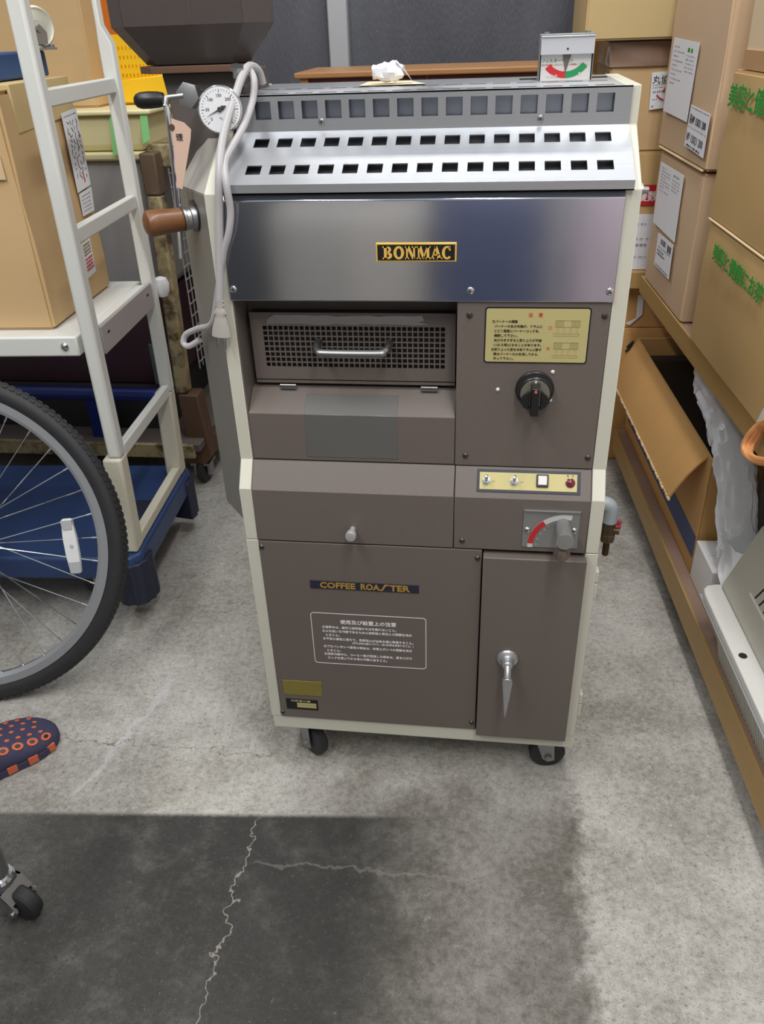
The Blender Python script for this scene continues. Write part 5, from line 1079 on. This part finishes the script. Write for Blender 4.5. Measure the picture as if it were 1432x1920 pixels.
part('frame_tube', MB().cyl(cW-hW*.14+uW*.50, cW-hW*.62-uW*.06, .017).cyl(cW-hW*.17+uW*.58, cW-hW*.72+uW*.22, .015), M_bluetube, bk)
part('kickstand', MB().cyl(cW-hW*.62-uW*.06, Vector(((cW-hW*.66).x, (cW-hW*.66).y-.10, .006)), .008), M_chrome, bk)

# ------------------------------------------------------------------ slipper
ax = Vector((.68, .73, 0)).normalized(); pe = Vector((ax.y, -ax.x, 0)); tip = Vector((-.462, .034, 0))
st = thing('slipper', 'navy foam clog with orange-rimmed holes on the floor at the left edge', 'slipper', tip-ax*.13)
def half(t):                       # half width at distance t from toe tip
    return .057*math.sqrt(max(0, 1-(1-min(t, .07)/.07)**2))*(1-.10*max(0, (t-.12)/.14)) if t < .24 else .046*math.sqrt(max(0, 1-((t-.24)/.035)**2))
ts = [0.0008, .006, .014, .026, .042, .062, .085, .11, .14, .18, .22, .245, .262, .2735]
def sol(t, sgn): return tip-ax*t+pe*(sgn*half(t)-.010*math.sin(t*10))
sl_ = MB(); out = [sol(t, 1) for t in ts]+[sol(t, -1) for t in ts[::-1]]
sl_.prism(out, (0, 0, .018)); part('sole', sl_, M_slip, st, .003)
up = []
def dome(t, v):                   # v from -1..1 across the vamp
    hgt = (.018+.034*min(1, t/.075)**.6+.016*max(0, (t-.075)/.075)); c_ = tip-ax*t-pe*(.010*math.sin(t*10))
    a = v*math.pi/2; return c_+pe*(half(t)*math.sin(a)*.985)+Zv*(.0135+(hgt-.0135)*max(0, math.cos(a))**.55)
tv = [.0012, .005, .012, .024, .040, .060, .085, .110, .135, .15]; nv_ = 20
vs_ = [dome(t, -1+2*k/nv_) for t in tv for k in range(nv_+1)]; fs = []
for i in range(len(tv)-1):
    for k in range(nv_): a = i*(nv_+1)+k; fs.append((a, a+1, a+nv_+2, a+nv_+1))
vo = part('vamp', MB().add(vs_, fs), M_slip, st); sm = vo.modifiers.new('s', 'SOLIDIFY'); sm.thickness = .004; sm.offset = -1
def onvamp(t, v, r0, r1, m, nm, h=.0012, stretch=1.5):
    p = dome(t, v); e1 = (dome(t+.004, v)-dome(t-.0005, v)).normalized(); e2 = (dome(t, v+.06)-dome(t, v-.06)).normalized(); n_ = e1.cross(e2).normalized()
    if n_.z < 0: n_ = -n_
    ring = [p+e1*(r0*stretch*math.cos(2*math.pi*k/12))+e2*(r0*math.sin(2*math.pi*k/12)) for k in range(12)]
    mb = MB().prism([q-n_*.001 for q in ring], n_*(h+.001)); o = part(nm, mb, m, st)
    if r1: part('vent_hole', MB().prism([p+e1*(r1*stretch*math.cos(2*math.pi*k/12))+e2*(r1*math.sin(2*math.pi*k/12))+n_*(h-.0002) for k in range(12)], n_*.0006), M_black, o)
for i in range(6):
    for j in range(5): onvamp(.034+i*.020+(.006 if j % 2 else 0), -.62+j*.22, .0030, 0, M_slipo, 'orange_dot', .0010)
for i in range(5): onvamp(.030+i*.026, .52, .0082, .0042, M_slipo, 'vent_rim', .0016, 1.25)
for t_ in (.030, .066, .105):
    p = sol(t_, 1)+Zv*.012; part('side_patch', MB().hexa([p-ax*.009+pe*.0006-Zv*.008, p+ax*.009+pe*.0006-Zv*.008, p+ax*.009-pe*.004-Zv*.008, p-ax*.009-pe*.004-Zv*.008], [p-ax*.009+pe*.0012+Zv*.008, p+ax*.009+pe*.0012+Zv*.008, p+ax*.009-pe*.004+Zv*.008, p-ax*.009-pe*.004+Zv*.008]), M_slipo, st)

# ------------------------------------------------------------------ wheeled stand at the lower left corner
ws = thing('wheeled_stand', 'chromed tube stand on black castors at the lower left corner', 'stand', (-.58, -.57, 0))
for i, (xx, yy_) in enumerate(((-.360, -.332), (-.360, -.80), (-.80, -.338), (-.80, -.80))):
    part('tube_leg', MB().cyl((xx, yy_, .080), (xx, yy_, .80), .0170, n=22).lathe((xx, yy_, .0765), (0, 0, 1), [(0, .020), (.004, .023), (.009, .020)], 22), M_chrome, ws)
    M = Matrix.Translation((xx, yy_, 0)) @ Matrix.Rotation(math.radians(-14 if i == 0 else 40*i), 4, 'Z') @ Matrix.Diagonal((1.15, 1.25, 1.07, 1))
    f = MB(M); f.lathe((0, 0, .0715), (0, 0, -1), [(0, .018), (.004, .019), (.010, .016)], 20)
    for sy in (-1, 1): f.prism([(-.014, sy*.015, .064), (.016, sy*.015, .064), (.036, sy*.015, .034), (.030, sy*.015, .020), (.010, sy*.015, .022)], (0, sy*.003, 0))
    f.prism([(-.014, -.018, .064), (.016, -.018, .064), (.030, -.018, .045), (.026, -.018, .045), (.012, -.018, .058), (-.014, -.018, .058)], (0, .036, 0)); f.cyl((.026, -.021, .028), (.026, .021, .028), .005)
    c = part('castor', f, M_zinc, ws)
    part('castor_wheel', MB(M).lathe((.026, -.012, .028), (0, 1, 0), [(0, .012), (.001, .020), (.003, .026), (.006, .028), (.018, .028), (.021, .026), (.023, .020), (.024, .012)], 32), M_rubber, c)
part('shelf_tray', MB().box(-.82, -.332, -.82, -.318, .805, .83), M_plank, ws)
